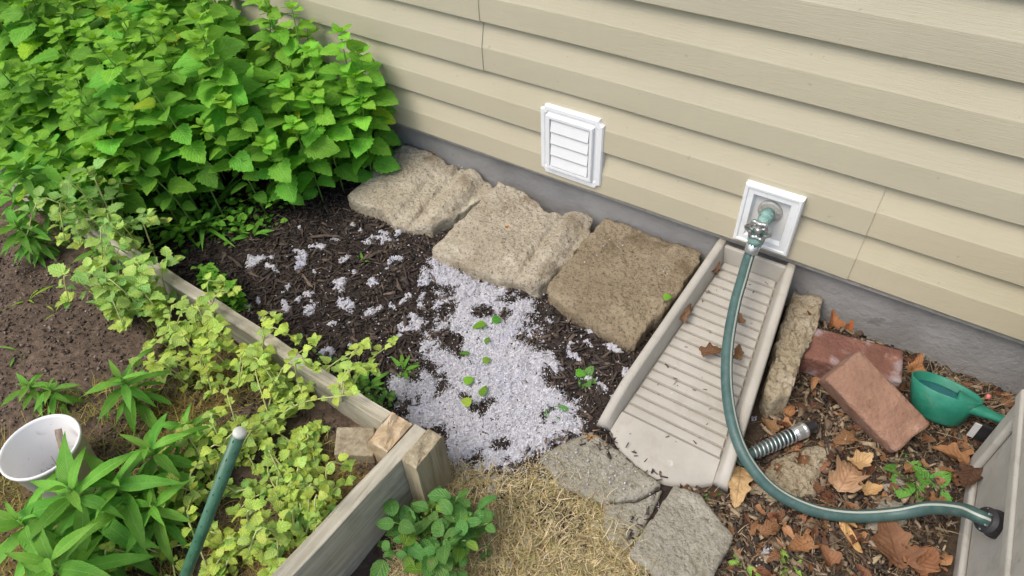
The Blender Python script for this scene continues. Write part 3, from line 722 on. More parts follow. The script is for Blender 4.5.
m = MB(); q = np.array([cx_ + .085, cy_ - .03, .034]); m.add(box8(q[0] - .006, q[0] + .006, q[1] - .001, q[1] + .001, q[2] - .022, q[2] + .022) , BOXF); m.build('tag', M['recess'], sc)
m = MB(); q = np.array([cx_ + .098, cy_ - .026, .032]); m.add(box8(q[0] - .006, q[0] + .012, q[1] - .004, q[1] + .004, q[2] - .024, q[2] + .022), BOXF); m.build('clip', M['black'], sc)
V, F, _ = tube([np.array([cx_ + .082, cy_ + .004, .086]), np.array([cx_ + .082, cy_ + .004, .095])], [.005, .004], 10); part('button', tl(V), F, M['red'], sc)

# ------------------------------------------------------------------ raised bed
bed = thing('raised_bed', (-1.0, -1.2, 0), 'weathered timber raised garden bed full of weeds and mint', 'raised bed')
def board(name, a, b_, th, z0, z1, material, seed, bw=.0025):
    a = np.array(a, float); b_ = np.array(b_, float); d = b_ - a; L = np.linalg.norm(d); d /= L; nrm = np.array([-d[1], d[0]])
    n = max(6, int(L / .05)); rings = []
    for t in np.linspace(0, L, n):
        p = a + d * t; w = .0015 * math.sin(t * 9 + seed) + .001 * math.sin(t * 31 + seed * 3); zt = z1 + .0012 * math.sin(t * 13 + seed)
        l_, r_ = p + nrm * (th / 2 + w), p - nrm * (th / 2 - w)
        rings.append([(l_[0], l_[1], z0), (r_[0], r_[1], z0), (r_[0], r_[1], zt), (l_[0], l_[1], zt)])
    V, F = loft(rings, True, True, True)
    o = part(name, V, [tuple(reversed(f)) for f in F], material, bed, smooth=False); return bevel(o, bw, 2)
board('front_board', (-2.30, -.772), (-.374, -.846), .029, -.02, .160, M['wood'], 1)
board('side_board', (-.3045, -.829), (-.352, -2.2), .031, -.02, .162, M['wood_y'], 2)
board('left_board', (-2.32, -.76), (-2.40, -2.2), .034, -.02, .155, M['wood_y'], 3)
def post(name, x0, x1, y0, y1, z0, z1, material, seed, rag=.006):
    # a squared post whose top is split and uneven
    n = 7; V = []; F = []
    gx2 = np.linspace(x0, x1, n); gy2 = np.linspace(y0, y1, n); idx = {}
    rings = []
    per = [(i, 0) for i in range(n - 1)] + [(n - 1, j) for j in range(n - 1)] + [(i, n - 1) for i in range(n - 1, 0, -1)] + [(0, j) for j in range(n - 1, 0, -1)]
    P = np.array([(gx2[i], gy2[j]) for i, j in per])
    for t in np.linspace(0, 1, 10):
        r = np.column_stack([P, np.full(len(P), lerp(z0, z1, t))]); r[:, :2] += (.0012 * fbm(r, 60, 2, seed))[:, None]; rings.append(r)
    c = P.mean(0)
    for s in (.93, .7, .45, .2, .05):
        q = c + (P - c) * s; z = z1 + .001 + rag * fbm(q * (60, 25), 1.0, 3, seed); rings.append(np.column_stack([q, z]))
    V, F = loft(rings, True, True, True); return part(name, V, F, material, bed, smooth=False)
post('corner_post', -.3725, -.3235, -.905, -.832, -.02, .160, M['wood_new'], 3.0, .016)
post('outer_cleat', -.288, -.252, -.905, -.826, -.02, .166, M['wood_z'], 5.0, .010)
q = G(357, 447, .105)
wb = MB().add(box8(-.036, .036, -.030, .030, -.05, .022), BOXF); Vb = np.array(wb.V[0]); Vb[4:, 2] += np.array([.006, -.012, -.002, .010])
a_ = R(38); Rz = np.array([[math.cos(a_), -math.sin(a_), 0], [math.sin(a_), math.cos(a_), 0], [0, 0, 1]])
o = bevel(part('wood_block', Vb @ Rz.T + q, BOXF, M['wood_z'], None, smooth=False), .003, 2)
tag(o, 'sawn wood block lying inside the bed corner', 'wood block')

def soil_h(P): return .088 + .016 * fbm(P, 5, 3, 2.0) + .010 * fbm(P, 22, 4, 7.0) + .004 * fbm(P, 90, 3, 4.0)
def sz(x, y): return float(soil_h(np.array([[x, y]]))[0])
sxs = np.arange(-2.3, -.315, .008); sys_ = np.arange(-1.75, -.80, .008); a2, b2 = np.meshgrid(sxs, sys_); Ps = np.column_stack([a2.ravel(), b2.ravel()])
ii = np.arange(len(Ps)).reshape(len(sys_), len(sxs)); SF = np.stack([ii[:-1, :-1].ravel(), ii[:-1, 1:].ravel(), ii[1:, 1:].ravel(), ii[1:, :-1].ravel()], 1)
n1 = fbm(Ps, 8, 4, 8.0); n2 = fbm(Ps, 60, 3, 2.0); n3 = fbm(Ps, 200, 2, 3.0)
sc_ = np.array([.115, .083, .060]) * (1 + .35 * n1 + .3 * n2 + .35 * n3)[:, None].clip(.35, 2)
mossy = np.clip((fbm(Ps, 5, 4, 21.0) - .12) * 5, 0, 1)[:, None] * np.clip((Ps[:, :1] + 1.05) * 4, 0, 1); sc_ = sc_ * (1 - mossy * .7) + np.array([.17, .12, .035]) * mossy * .7
keep = ~((Ps[SF[:, 0], 1] > -.866 + (Ps[SF[:, 0], 0] + .338) * -.0374))
tag(part('bed_soil', np.column_stack([Ps, soil_h(Ps)]), SF[keep], M['ground'], origin=(-1, -1.2, .08), col=sc_), kind='structure')

# ------------------------------------------------------------------ white pail with a stick
bz_ = .205; pts = [G(u, v, bz_) for u, v in ((1, 455.5), (77, 435.6), (50, 419), (24, 472))]
bc = (pts[0] + pts[1]) / 2; br = .068
bc = np.array([bc[0], bc[1], bz_])
pail = thing('white_pail', (bc[0], bc[1], .08), 'white plastic pail with a stick inside, at the left edge', 'pail')
def circ(c, r, z, n=48): a = np.linspace(0, 2 * np.pi, n, endpoint=False); return np.column_stack([c[0] + r * np.cos(a), c[1] + r * np.sin(a), np.full(n, z)])
V, F = loft([circ(bc, .052, .075), circ(bc, .054, .080), circ(bc, .066, .196), circ(bc, .0695, .197), circ(bc, .0700, .201), circ(bc, .0695, .2045), circ(bc, .0665, .2045), circ(bc, .0645, .200), circ(bc, .052, .088), circ(bc, .02, .086)], True, True, True)
part('body', V, F, M['bucket'], pail)
s_a, s_b = G(58, 429, .185), bc + np.array([.035, -.02, -.115])
V, F, _ = tube(catmull([s_b, (s_a + s_b) / 2 + (.004, 0, .004), s_a], 6), np.linspace(.0045, .006, 13), 9)
V = V + .0012 * fbm(V, 200, 2)[:, None]
tag(part('stick', V, F, M['stick']), 'short grey-brown stick standing in the white pail', 'stick')

# ------------------------------------------------------------------ green plant stake
k0, k1 = G(240, 432, .60), G(150, 668, .06)
kd = (k0 - k1) / np.linalg.norm(k0 - k1)
stk = thing('plant_stake', tuple(k1), 'green coated plant stake leaning out of the bed towards the viewer', 'stake')
V, F, _ = tube([k1, k0 - kd * .004], .0078, 16); sha = part('shaft', V, F, M['stake'], stk)
V, F, _ = tube([k0 - kd * .0041, k0, k0 + kd * .003], [.0079, .0079, .006], 16); part('tip', V, F, M['tip'], stk)
e1 = np.cross(kd, (0, 0, 1)); e1 /= np.linalg.norm(e1); e2 = np.cross(e1, kd); Ls = np.linalg.norm(k0 - k1); nb = MB()
for k in range(int(Ls / .018)):
    for j in range(4):
        a = j * math.pi / 2 + (k % 2) * math.pi / 4; q = k1 + kd * (.02 + k * .018) + .0076 * (math.cos(a) * e1 + math.sin(a) * e2)
        V, F, _ = tube([q - kd * .003, q, q + kd * .003], [.0004, .0011, .0004], 5); nb.add(V, F)
nb.build('studs', M['stake'], sha, smooth=True)

# ------------------------------------------------------------------ leaves
def leaf(wfun, nu=12, nv=1, fold=.25, curl=-.35, ser=.09, wave=.05, seed=0, stalk=.12, ratio=.6):
    """blade along +X (length 1, base at 0), normal +Z; returns verts, quads, uv"""
    rs = random.Random(seed); us = np.linspace(0, 1, nu); vs_ = np.linspace(-1, 1, 2 * nv + 1); V = []; UV = []
    ph = rs.random() * 6; tw = rs.uniform(-.25, .25); cu = curl * rs.uniform(.6, 1.3); sb = rs.uniform(-.12, .12)
    for i, u in enumerate(us):
        w = wfun(u) * ratio / 2 * (1 + (ser if i % 2 else -ser) * (0 if u in (0, 1) else 1))
        for v in vs_:
            y = v * w; z = fold * abs(y) + cu * u * u + wave * math.sin(6 * u + ph) * v * .5 + tw * y * u
            x = u * (1 - .12 * cu * cu * u)
            V.append((x, y + sb * u * u, z)); UV.append((u, .5 + .5 * v))
    c = 2 * nv + 1; F = [(i * c + j, (i + 1) * c + j, (i + 1) * c + j + 1, i * c + j + 1) for i in range(nu - 1) for j in range(c - 1)]
    return np.array(V), np.array(F), np.array(UV)
ovate = lambda u: (math.sin(math.pi * min(1, u ** .62)) ** .72 if 0 < u < 1 else .03) * (1 if u > .02 else .3)
roundl = lambda u: (math.sin(math.pi * u ** .75) ** .55 if 0 < u < 1 else .05)
lancel = lambda u: (math.sin(math.pi * u ** .8) ** .85 if 0 < u < 1 else .03)
ellip = lambda u: (math.sin(math.pi * u ** .85) ** .65 if 0 < u < 1 else .04)
KIND = {'balm': [leaf(ovate, 13, 1, .15, -.17, .095, .06, s, ratio=.80) for s in range(8)],
        'mint': [leaf(ovate, 10, 1, .25, -.25, .12, .14, 20 + s, ratio=.86) for s in range(8)],
        'lance': [leaf(lancel, 13, 1, .28, -.48, .03, .08, 40 + s, ratio=.24) for s in range(8)],
        'vine': [leaf(ellip, 10, 1, .22, -.25, .03, .05, 60 + s, ratio=.70) for s in range(6)],
        'blade': [leaf(lancel, 10, 1, .5, -.45, .0, .04, 80 + s, ratio=.09) for s in range(6)]}
MATOF = {'balm': 'balm', 'mint': 'mint', 'lance': 'lance', 'vine': 'vine', 'blade': 'lance'}
LM = {}
def leafmesh(kind, i, tint, mk):
    key = (kind, i, tint, mk)
    if key not in LM:
        V, F, UV = KIND[kind][i]; LM[key] = mesh('leaf', V, F, M[mk], col=np.tile(np.array(tint), (len(V), 1)), uv=UV)
    return LM[key]
def lmat(p, d, s, roll=0.0, up=(0, 0, 1)):
    d = np.array(d, float); d /= np.linalg.norm(d); y = np.cross(up, d); ny_ = np.linalg.norm(y)
    y = y / ny_ if ny_ > 1e-4 else np.array([0, 1., 0]); z = np.cross(d, y)
    c_, s_ = math.cos(roll), math.sin(roll); y, z = c_ * y + s_ * z, c_ * z - s_ * y
    m = np.eye(4); m[:3, 0] = d * s; m[:3, 1] = y * s; m[:3, 2] = z * s; m[:3, 3] = p; return m
def emit_leaves(root, kind, items, mk=None, cap=300, tints=((1, 1, 1),), stuffname='leaf_mass'):
    """items: (matrix, variant, tint index). The largest in view become leaf objects, the rest one part"""
    mk = mk or MATOF[kind]
    if not items: return
    sc_ = np.array([np.linalg.norm(m[:3, 0]) / np.linalg.norm(m[:3, 3] - CAM) * (1 + .8 * (m[2, 3] - .1)) for m, _, _ in items])
    pr = project(np.array([m[:3, 3] for m, _, _ in items])); inside = (pr[:, 0] > -30) & (pr[:, 0] < 1054) & (pr[:, 1] > -30) & (pr[:, 1] < 606)
    order = np.argsort(-(sc_ * np.where(inside, 1, .01)))
    for i in order[:cap]:
        m, v, t = items[i]; place('leaf', leafmesh(kind, v, tuple(tints[t]), mk), root, m)
    rest = order[cap:]
    if len(rest):
        Vs, Fs, Us, Cs = [], [], [], []; n = 0
        for i in rest:
            m, v, t = items[i]; V, F, UV = KIND[kind][v]
            Vs.append(V @ m[:3, :3].T + m[:3, 3]); Fs.append(F + n); Us.append(UV); Cs.append(np.tile(np.array(tints[t]) * rng.uniform(.82, 1.15), (len(V), 1))); n += len(V)
        tag(part(stuffname, np.concatenate(Vs), np.concatenate(Fs), M[mk], root, uv=np.concatenate(Us), col=np.concatenate(Cs)), kind='stuff')
def stemmesh(root, P, r0, r1, mk, seg=5):
    P = catmull(P, 4); V, F, _ = tube(P, np.linspace(r0, r1, len(P)), seg); part('stem', V, F, M[mk], root)

U_ = rng.uniform
def balm_stem(root, items, base, H, lean, lmax, first=.28):
    top = base + np.array([lean[0], lean[1], H]); mid = base + np.array([lean[0] * .3, lean[1] * .3, H * .55])
    P = catmull([base, mid, top], 10); stemmesh(root, [base, mid, top], .0028, .0016, 'stem')
    n = max(4, int(H / .037)); a = U_(0, 6.28)
    for k in range(n):
        t = lerp(first, .97, k / (n - 1)); q = P[min(len(P) - 1, int(t * (len(P) - 1)))]; a += math.pi / 2 + U_(-.25, .25)
        s = lmax * (.62 + .5 * math.sin(math.pi * min(1, (t - .1) * .95))) * U_(.66, 1.16) * (1 if t < .8 else lerp(1, .48, (t - .8) / .2))
        for sd_ in (0, math.pi):
            el_ = lerp(-.25, .22, t) + U_(-.25, .2); aa = a + sd_ + U_(-.2, .2)
            d = np.array([math.cos(aa) * math.cos(el_), math.sin(aa) * math.cos(el_), math.sin(el_)])
            pet = q + d * s * .16
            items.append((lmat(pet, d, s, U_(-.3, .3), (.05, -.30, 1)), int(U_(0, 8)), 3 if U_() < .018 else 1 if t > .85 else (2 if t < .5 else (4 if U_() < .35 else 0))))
    for j in range(6):
        aa = j * 2.4 + U_(-.3, .3); el_ = lerp(.1, 1.0, j / 5) + U_(-.1, .1); d = np.array([math.cos(aa) * math.cos(el_), math.sin(aa) * math.cos(el_), math.sin(el_)])
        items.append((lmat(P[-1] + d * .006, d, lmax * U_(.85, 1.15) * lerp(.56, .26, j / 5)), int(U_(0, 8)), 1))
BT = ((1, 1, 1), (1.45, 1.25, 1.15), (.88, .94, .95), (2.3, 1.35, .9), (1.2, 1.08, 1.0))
bush = thing('lemon_balm_bush', (-1.7, -.4, 0), 'large bright green lemon balm bush filling the upper left corner', 'bush')
it = []; cand = []
while len(cand) < 178:
    x, y = U_(-3.3, -1.17), U_(-.73, -.07)
    if x > -1.45 and y < -.62: continue
    if x > -1.32 and y < -.46: continue
    if x < -2.4 and U_() < .35: continue
    if all((x - a) ** 2 + (y - b_) ** 2 > .062 ** 2 for a, b_ in cand): cand.append((x, y))
for x, y in cand:
    fr_ = min(1, (y + .70) / .22); rt = min(1, (-1.10 - x) / .22)
    H = U_(.34, .58) * (.62 + .38 * fr_) * (.72 + .28 * rt)
    lean = (U_(-.10, .09), U_(-.11, .05) - .03 * (1 - fr_))
    balm_stem(bush, it, np.array([x, y, gz(x, y) - .005]), H, lean, U_(.062, .090))
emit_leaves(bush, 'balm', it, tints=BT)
tallp = thing('lemon_balm_plant', (-1.14, -.15, 0), 'tall lemon balm shoots against the siding at the right end of the bush', 'plant')
it = []
for x, y, H, lx, ly in ((-1.11, -.12, .475, .01, -.0), (-1.09, -.13, .37, .03, -.01), (-1.13, -.22, .34, .0, -.03), (-1.18, -.16, .42, -.02, 0), (-1.07, -.15, .30, .03, -.0), (-1.10, -.10, .42, .04, .0),
                        (-1.15, -.29, .30, .02, -.04), (-1.20, -.36, .28, .04, -.05), (-1.22, -.25, .38, 0, -.02)):
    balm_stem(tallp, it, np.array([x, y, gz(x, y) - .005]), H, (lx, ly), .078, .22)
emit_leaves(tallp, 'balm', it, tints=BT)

# lance-leaved weeds
def lance_weed(u, v, h, L, n, label, lean=(0, 0), base_z=None, spread=1.0, tint=0):
    hd = G(u, v, (base_z if base_z is not None else .09) + h); bx_, by_ = hd[0] + lean[0], hd[1] + lean[1]
    b0 = np.array([bx_, by_, (sz(bx_, by_) if base_z is None else gz(bx_, by_)) - .005])
    root = thing('lance_leaf_weed', tuple(b0), label, 'weed', 'narrow-leaved weeds in the bed'); P = catmull([b0, (b0 + hd) / 2 + (lean[0] * -.1, 0, .01), hd], 8)
    stemmesh(root, [b0, (b0 + hd) / 2 + (lean[0] * -.1, 0, .01), hd], .0032, .0022, 'stem'); it = []; a = U_(0, 6)
    for k in range(n):
        t = lerp(.25, 1, (k / (n - 1)) ** .7); q = P[int(t * (len(P) - 1))]; a += 2.4
        el_ = lerp(-.22, .95, max(0, (t - .5) / .5) ** 2.6) + U_(-.15, .15); s = L * (1 if t < .9 else lerp(1, .45, (t - .9) / .1)) * U_(.75, 1.1)
        d = np.array([math.cos(a) * math.cos(el_) * spread, math.sin(a) * math.cos(el_) * spread, math.sin(el_)])
        it.append((lmat(q, d, s, U_(-.3, .3)), int(U_(0, 8)), tint if k < n * .8 else 1))
    emit_leaves(root, 'lance', it, tints=((1, 1, 1), (1.35, 1.25, 1.2), (1.25, 1.15, 1.2)))
lance_weed(68, 488, .20, .115, 28, 'large narrow-leaved weed right in front of the white pail')
lance_weed(148, 448, .13, .095, 22, 'bushy narrow-leaved weed right of the white pail', (.01, .01))
lance_weed(120, 378, .12, .088, 20, 'narrow-leaved weed at the edge of the bare soil, above the pail')
lance_weed(28, 385, .06, .055, 16, 'small pale narrow-leaved weed on bare soil at the left edge', tint=2)
lance_weed(48, 388, .07, .052, 16, 'small narrow-leaved weed just above the pail rim', tint=2)
lance_weed(68, 204, .10, .085, 20, 'narrow-leaved weed leaning on the far end of the timber board', tint=2)
lance_weed(14, 222, .12, .085, 22, 'narrow-leaved weed in the left edge under the bush')
lance_weed(95, 250, .07, .075, 14, 'narrow-leaved weed spilling over bare soil below the board', tint=2)
lance_weed(8, 190, .14, .09, 22, 'narrow-leaved weed hiding the far end of the board at the left edge', tint=2)
lance_weed(38, 178, .11, .08, 18, 'narrow-leaved weed at the far board end just under the bush', tint=2)
lance_weed(30, 235, .08, .07, 18, 'low narrow-leaved weed on the soil edge at the far left', tint=2)
lance_weed(112, 482, .16, .105, 24, 'narrow-leaved weed overlapping the right side of the white pail', tint=0)
lance_weed(18, 520, .18, .11, 24, 'narrow-leaved weed below the white pail at the left edge', tint=2)
lance_weed(150, 505, .12, .085, 20, 'narrow-leaved weed left of the stake, lower down', tint=2)
lance_weed(16, 166, .22, .09, 24, 'tall narrow-leaved weed overlapping the bush at the left edge', tint=0)
lance_weed(45, 560, .20, .12, 22, 'narrow-leaved weed cut off by the bottom left corner')
lance_weed(185, 425, .09, .075, 16, 'narrow-leaved weed between the stake and the big weeds', (.01, .0))
lance_weed(100, 530, .12, .09, 18, 'narrow-leaved weed near the bottom edge left of the stake')

# pale sprawling mint
MT = ((1, 1, 1), (1.25, 1.12, 1.0), (.72, .88, .98), (1.18, 1.02, .75), (.62, .80, .75))
def mint(u, v, n, reach, label, tset=(0, 1, 3), lsize=.026, zb=None, hgt=.06, bias=(0, 0), cap=110):
    lsize *= .80; n = int(n * .66 + .5)
    b0 = G(u, v, .09 if zb is None else zb); b0[2] = (sz(b0[0], b0[1]) if zb is None else zb) - .004
    root = thing('mint_plant', tuple(b0), label, 'mint', 'pale sprawling mint plants'); it = []
    for k in range(n):
        a = U_(0, 6.28); run = U_() < .2; L = reach * (U_(1.1, 1.7) if run else U_(.4, 1.05)); h = hgt * U_(.3, 1.9)
        st = b0 + np.array([U_(-.02, .02), U_(-.02, .02), 0]); d = np.array([math.cos(a) + bias[0], math.sin(a) + bias[1], 0]); d /= np.linalg.norm(d)
        en = st + d * L + np.array([0, 0, h * U_(.3, .9)])
        # stay within the timber, or go over it
        if zb is None:
            if en[0] > -.34: en[0] = -.34 - U_(0, .02); en[2] = max(en[2], .13)
            if en[1] > -.885 and U_() < .72: en[1] = -.885 - U_(0, .03)
            if en[1] > -.885 and en[2] < .175: en[2] = U_(.175, .2)
        mid = (st + en) / 2 + np.array([U_(-.01, .01), U_(-.01, .01), h * .7])
        P = catmull([st, mid, en], 10); stemmesh(root, [st, mid, en], .0020, .0013, 'stem_pale', 5)
        nn = max(5, int(L / (.026 if run else .0125))); aa = U_(0, 6)
        for j in range(nn):
            t = lerp(.18, 1, j / (nn - 1)); q = P[min(len(P) - 1, int(t * (len(P) - 1)))]; aa += 1.57 + U_(-.3, .3)
            s = lsize * U_(.55, 1.3) * (1 if t < .85 else .8)
            for sd_ in (0, math.pi):
                x = aa + sd_; el_ = U_(-.1, .7); dd = np.array([math.cos(x) * math.cos(el_), math.sin(x) * math.cos(el_), math.sin(el_)])
                it.append((lmat(q + dd * s * .25, dd, s, U_(-.5, .5)), int(U_(0, 8)), tset[int(U_(0, len(tset)))]))
        for j in range(5):
            x = U_(0, 6.28); dd = np.array([math.cos(x) * .8, math.sin(x) * .8, .5]); it.append((lmat(en, dd, lsize * U_(.6, 1.0)), int(U_(0, 8)), 1))
    emit_leaves(root, 'mint', it, cap=cap, tints=MT)
mint(118, 238, 20, .115, 'grey-green mint clump sitting on the middle of the long board', (2, 2, 0), .038, .10, .11)
mint(150, 262, 10, .07, 'grey-green mint clump lower on the long board beside bare soil', (2, 0), .038, None, .10)
mint(128, 315, 17, .10, 'pale mint clump at the edge of the bare soil below the board', (2, 0, 0), .038, None, .10)
mint(168, 318, 12, .10, 'pale mint clump between bare soil and the board', (0, 2, 0), .036, None, .09)
mint(215, 335, 15, .12, 'yellow-green mint clump hugging the middle of the long board', (0, 1, 0), .028, None, .08)
mint(262, 372, 15, .12, 'yellow-green mint clump trailing along the long board', (0, 1, 3), .027, None, .08)
mint(205, 385, 13, .11, 'yellowing mint clump above the stake tip', (0, 1, 3), .026, None, .07)
mint(300, 405, 14, .11, 'yellow-green mint clump near the board beside the sawn block', (0, 1, 0), .025, None, .07)
mint(262, 430, 14, .12, 'yellowing mint clump just right of the stake tip', (1, 3, 0), .025)
mint(308, 456, 12, .075, 'yellow-green mint clump left of the sawn wood block', (0, 1, 3), .024)
mint(215, 490, 14, .11, 'yellow-green mint clump right beside the stake shaft', (0, 3, 1), .025)
mint(285, 500, 14, .11, 'yellow-green mint clump in the bed corner by the side board', (0, 1, 2), .024)
mint(165, 530, 12, .09, 'yellow-green mint clump left of the stake at the bottom', (3, 1, 0), .024)
mint(245, 552, 13, .10, 'yellow-green mint clump along the bottom edge right of the stake', (0, 1, 3), .024)
mint(322, 512, 11, .075, 'yellow-green mint clump against the inside of the side board', (0, 1, 3), .025)
mint(305, 548, 12, .10, 'yellow-green mint clump in the bottom corner beside the side board', (0, 1, 2), .025)
mint(240, 462, 11, .10, 'yellow-green mint clump right of the stake top', (1, 0, 3), .024)
mint(140, 560, 10, .09, 'yellowing mint clump among needle shoots at the bottom left', (3, 1), .023)
mint(345, 395, 5, .09, 'single mint shoots reaching over the board onto the mulch', (0, 1), .026, .15, .05, (.6, .9), 60)

# dull green plant outside the bed corner
vp = thing('leafy_weed', tuple(G(440, 545, 0)), 'dull green leafy weed growing outside the bed corner', 'weed'); it = []
for k in range(26):
    u, v = U_(385, 490), U_(490, 585)
    if (u - 440) / 55 + (530 - v) / 45 > 1.2 or (u < 400 and v < 520): continue
    e = G(u, v, U_(.05, .12)); e[0] = max(e[0], -.255); b0 = np.array([lerp(e[0], -.21, .5), lerp(e[1], -.93, .5), 0]); b0[2] = gz(b0[0], b0[1]) - .005
    mid = (b0 + e) / 2 + (0, 0, .02); stemmesh(vp, [b0, mid, e], .0018, .0012, 'stem', 4); P = catmull([b0, mid, e], 8); a = U_(0, 6)
    for j in range(6):
        q = P[int(lerp(.4, 1, j / 5) * (len(P) - 1))]; a += 2.4; el_ = U_(-.2, .6); d = np.array([math.cos(a) * math.cos(el_), math.sin(a) * math.cos(el_), math.sin(el_)])
        s = U_(.018, .044); it.append((lmat(q + d * s * .25, d, s, U_(-.7, .7)), int(U_(0, 6)), int(U_(0, 2.3))))
emit_leaves(vp, 'vine', it, tints=((1, 1, 1), (1.2, 1.1, 1.1), (2.0, 1.5, 1.0)))

# small weeds: strappy tufts and seedlings
def tuft(u, v, n, L, label, el0=.5, kind='blade', z=0.0, tint=(1.2, 1.15, 1.1), mk=None, cat='weed', w=1.0):
    b0 = G(u, v, z); b0[2] = (gz(b0[0], b0[1]) if z == 0 else z) - .003; root = thing('small_weed' if kind != 'blade' else 'grass_tuft', tuple(b0), label, cat); it = []
    for k in range(n):
        a = k * 2.4 + U_(-.4, .4); el_ = el0 + U_(-.3, .4); d = np.array([math.cos(a) * math.cos(el_), math.sin(a) * math.cos(el_), math.sin(el_)])
        it.append((lmat(b0 + d * .004, d, L * U_(.6, 1.1), U_(-.3, .3)), int(U_(0, len(KIND[kind]))), 0))
    emit_leaves(root, kind, it, mk=mk, tints=(tint,))
tuft(205, 228, 14, .17, 'long-bladed grass tuft at the foot of the bush', .7)
tuft(185, 232, 10, .12, 'shorter grass tuft left of the long-bladed one', .6)
tuft(253, 236, 9, .07, 'small bright strappy seedling on the mulch below the bush', .4, 'lance')
tuft(363, 262, 5, .03, 'tiny green seedling between the lint flecks', .6, 'lance')
tuft(404, 372, 12, .045, 'small green weed just beyond the board, left of the lint', .5, 'lance')
tuft(365, 392, 16, .06, 'feathery green weed along the outside of the long board', .5, 'lance')
tuft(553, 411, 9, .035, 'dark green seedling poking through the lint', .4, 'vine', tint=(.9, 1, .9))
tuft(584, 378, 7, .032, 'green seedling right of the lint near the brown paver', .3, 'vine')
tuft(905, 474, 7, .062, 'broad-leaved green weed below the propped brick', .25, 'vine', tint=(1.3, 1.3, 1.0))
tuft(930, 486, 6, .045, 'small green weed beside the box corner', .4, 'vine', tint=(1.3, 1.3, 1))
tuft(742, 570, 7, .035, 'lime green seedling at the bottom edge right of the slab', .4, 'vine', tint=(2.2, 1.6, 1.1))
tuft(788, 566, 8, .032, 'yellow-green seedling at the bottom edge in leaf litter', .4, 'vine', tint=(2.6, 1.7, 1.2))
tuft(712, 498, 12, .02, 'mossy green sprig under the splash block lip', .5, 'lance', tint=(.9, .9, .8))
tuft(20, 352, 5, .07, 'single pale blade weed lying on the bare soil', .1, 'blade', .095)
tuft(28, 300, 4, .06, 'thin yellowish sprout on bare soil', .5, 'blade', .095, (2, 1.4, .8))
tuft(55, 312, 5, .06, 'thin wilted sprout on bare soil right of the yellowish one', .2, 'blade', .095, (2.4, 1.5, 1.2))

# ground cover of tiny leaves at the bush's foot (one mass)
def cover(name, polys, n, label, smin=.008, smax=.018, zmax=.05, kind='vine', mk='vine', tints=((1.2, 1.2, 1), (.8, .9, .8), (1.5, 1.3, 1))):
    Vs, Fs, Us, Cs = [], [], [], []; c = 0
    for poly in polys:
        pw = [tuple(G(u, v)[:2]) for u, v in poly]; lo = np.min(pw, 0); hi = np.max(pw, 0); k = 0
        while k < n:
            q = U_(lo, hi)
            if not inpoly(q[None], pw)[0]: k += .3; continue
            k += 1; a = U_(0, 6.28); el_ = U_(-.1, .8); d = (math.cos(a) * math.cos(el_), math.sin(a) * math.cos(el_), math.sin(el_))
            m_ = lmat((q[0], q[1], gz(*q) + U_(.004, 1) ** 2 * zmax), d, U_(smin, smax), U_(-.4, .4)); V, F, UV = KIND[kind][int(U_(0, 6))]
            Vs.append(V @ m_[:3, :3].T + m_[:3, 3]); Fs.append(F + c); Us.append(UV); Cs.append(np.tile(np.array(tints[int(U_(0, len(tints)))]), (len(V), 1))); c += len(V)
    o = part(name, np.concatenate(Vs), np.concatenate(Fs), M[mk], origin=(0, 0, 0), uv=np.concatenate(Us), col=np.concatenate(Cs)); return tag(o, label, 'ground cover', kind='stuff')
cover('ground_cover', [((70, 195), (200, 190), (300, 214), (268, 230), (225, 248), (180, 254), (130, 236)), ((204, 284), (216, 286), (244, 308), (240, 312)), ((330, 125), (405, 128), (392, 150), (362, 165), (325, 168))], 800,
      'low green ground cover of tiny leaves around the bush foot', .012, .028, .08, mk='balm', tints=((1.0, 1.0, 1), (.75, .8, .8), (1.3, 1.15, 1.1)))
cover('ground_cover', [((300, 345), (395, 400), (400, 410), (390, 412)), ((405, 500), (440, 480), (470, 520), (490, 560), (440, 580), (380, 560))], 130, 'sparse tiny green weeds outside the bed corner', zmax=.03)

# ------------------------------------------------------------------ fallen leaves
def oak(lobes, L, W, seed, n=30, deep=.42):
    rs = random.Random(seed); half = []
    for i in range(n + 1):
        u = i / n; env = math.sin(math.pi * min(1, u ** .8)) ** .6 if 0 < u < 1 else .03
        lob = 1 - deep * (.5 + .5 * math.cos(2 * math.pi * u * lobes + 1.2)) if .08 < u < .93 else .8
        half.append((u, max(.012, env * lob)))
    V = []; UV = []; c1, c2, tw, ph = rs.uniform(-.45, .5), rs.uniform(.3, 1.6), rs.uniform(-.7, .7), rs.uniform(0, 6)
    for u, w in half:
        for v in (-1, -.5, 0, .5, 1):
            y = v * w * .5 * W / L; V.append((u - .15 * abs(v) * (1 if w > .5 else 0), y, c1 * u * (u - 1) * 1.6 + c2 * y * y * 2 + tw * y * (u - .5) + .03 * math.sin(9 * u + ph + 3 * v))); UV.append((u, .5 + .5 * v))
    F = np.array([(i * 5 + j, (i + 1) * 5 + j, (i + 1) * 5 + j + 1, i * 5 + j + 1) for i in range(n) for j in range(4)])
    return np.array(V), F, np.array(UV)
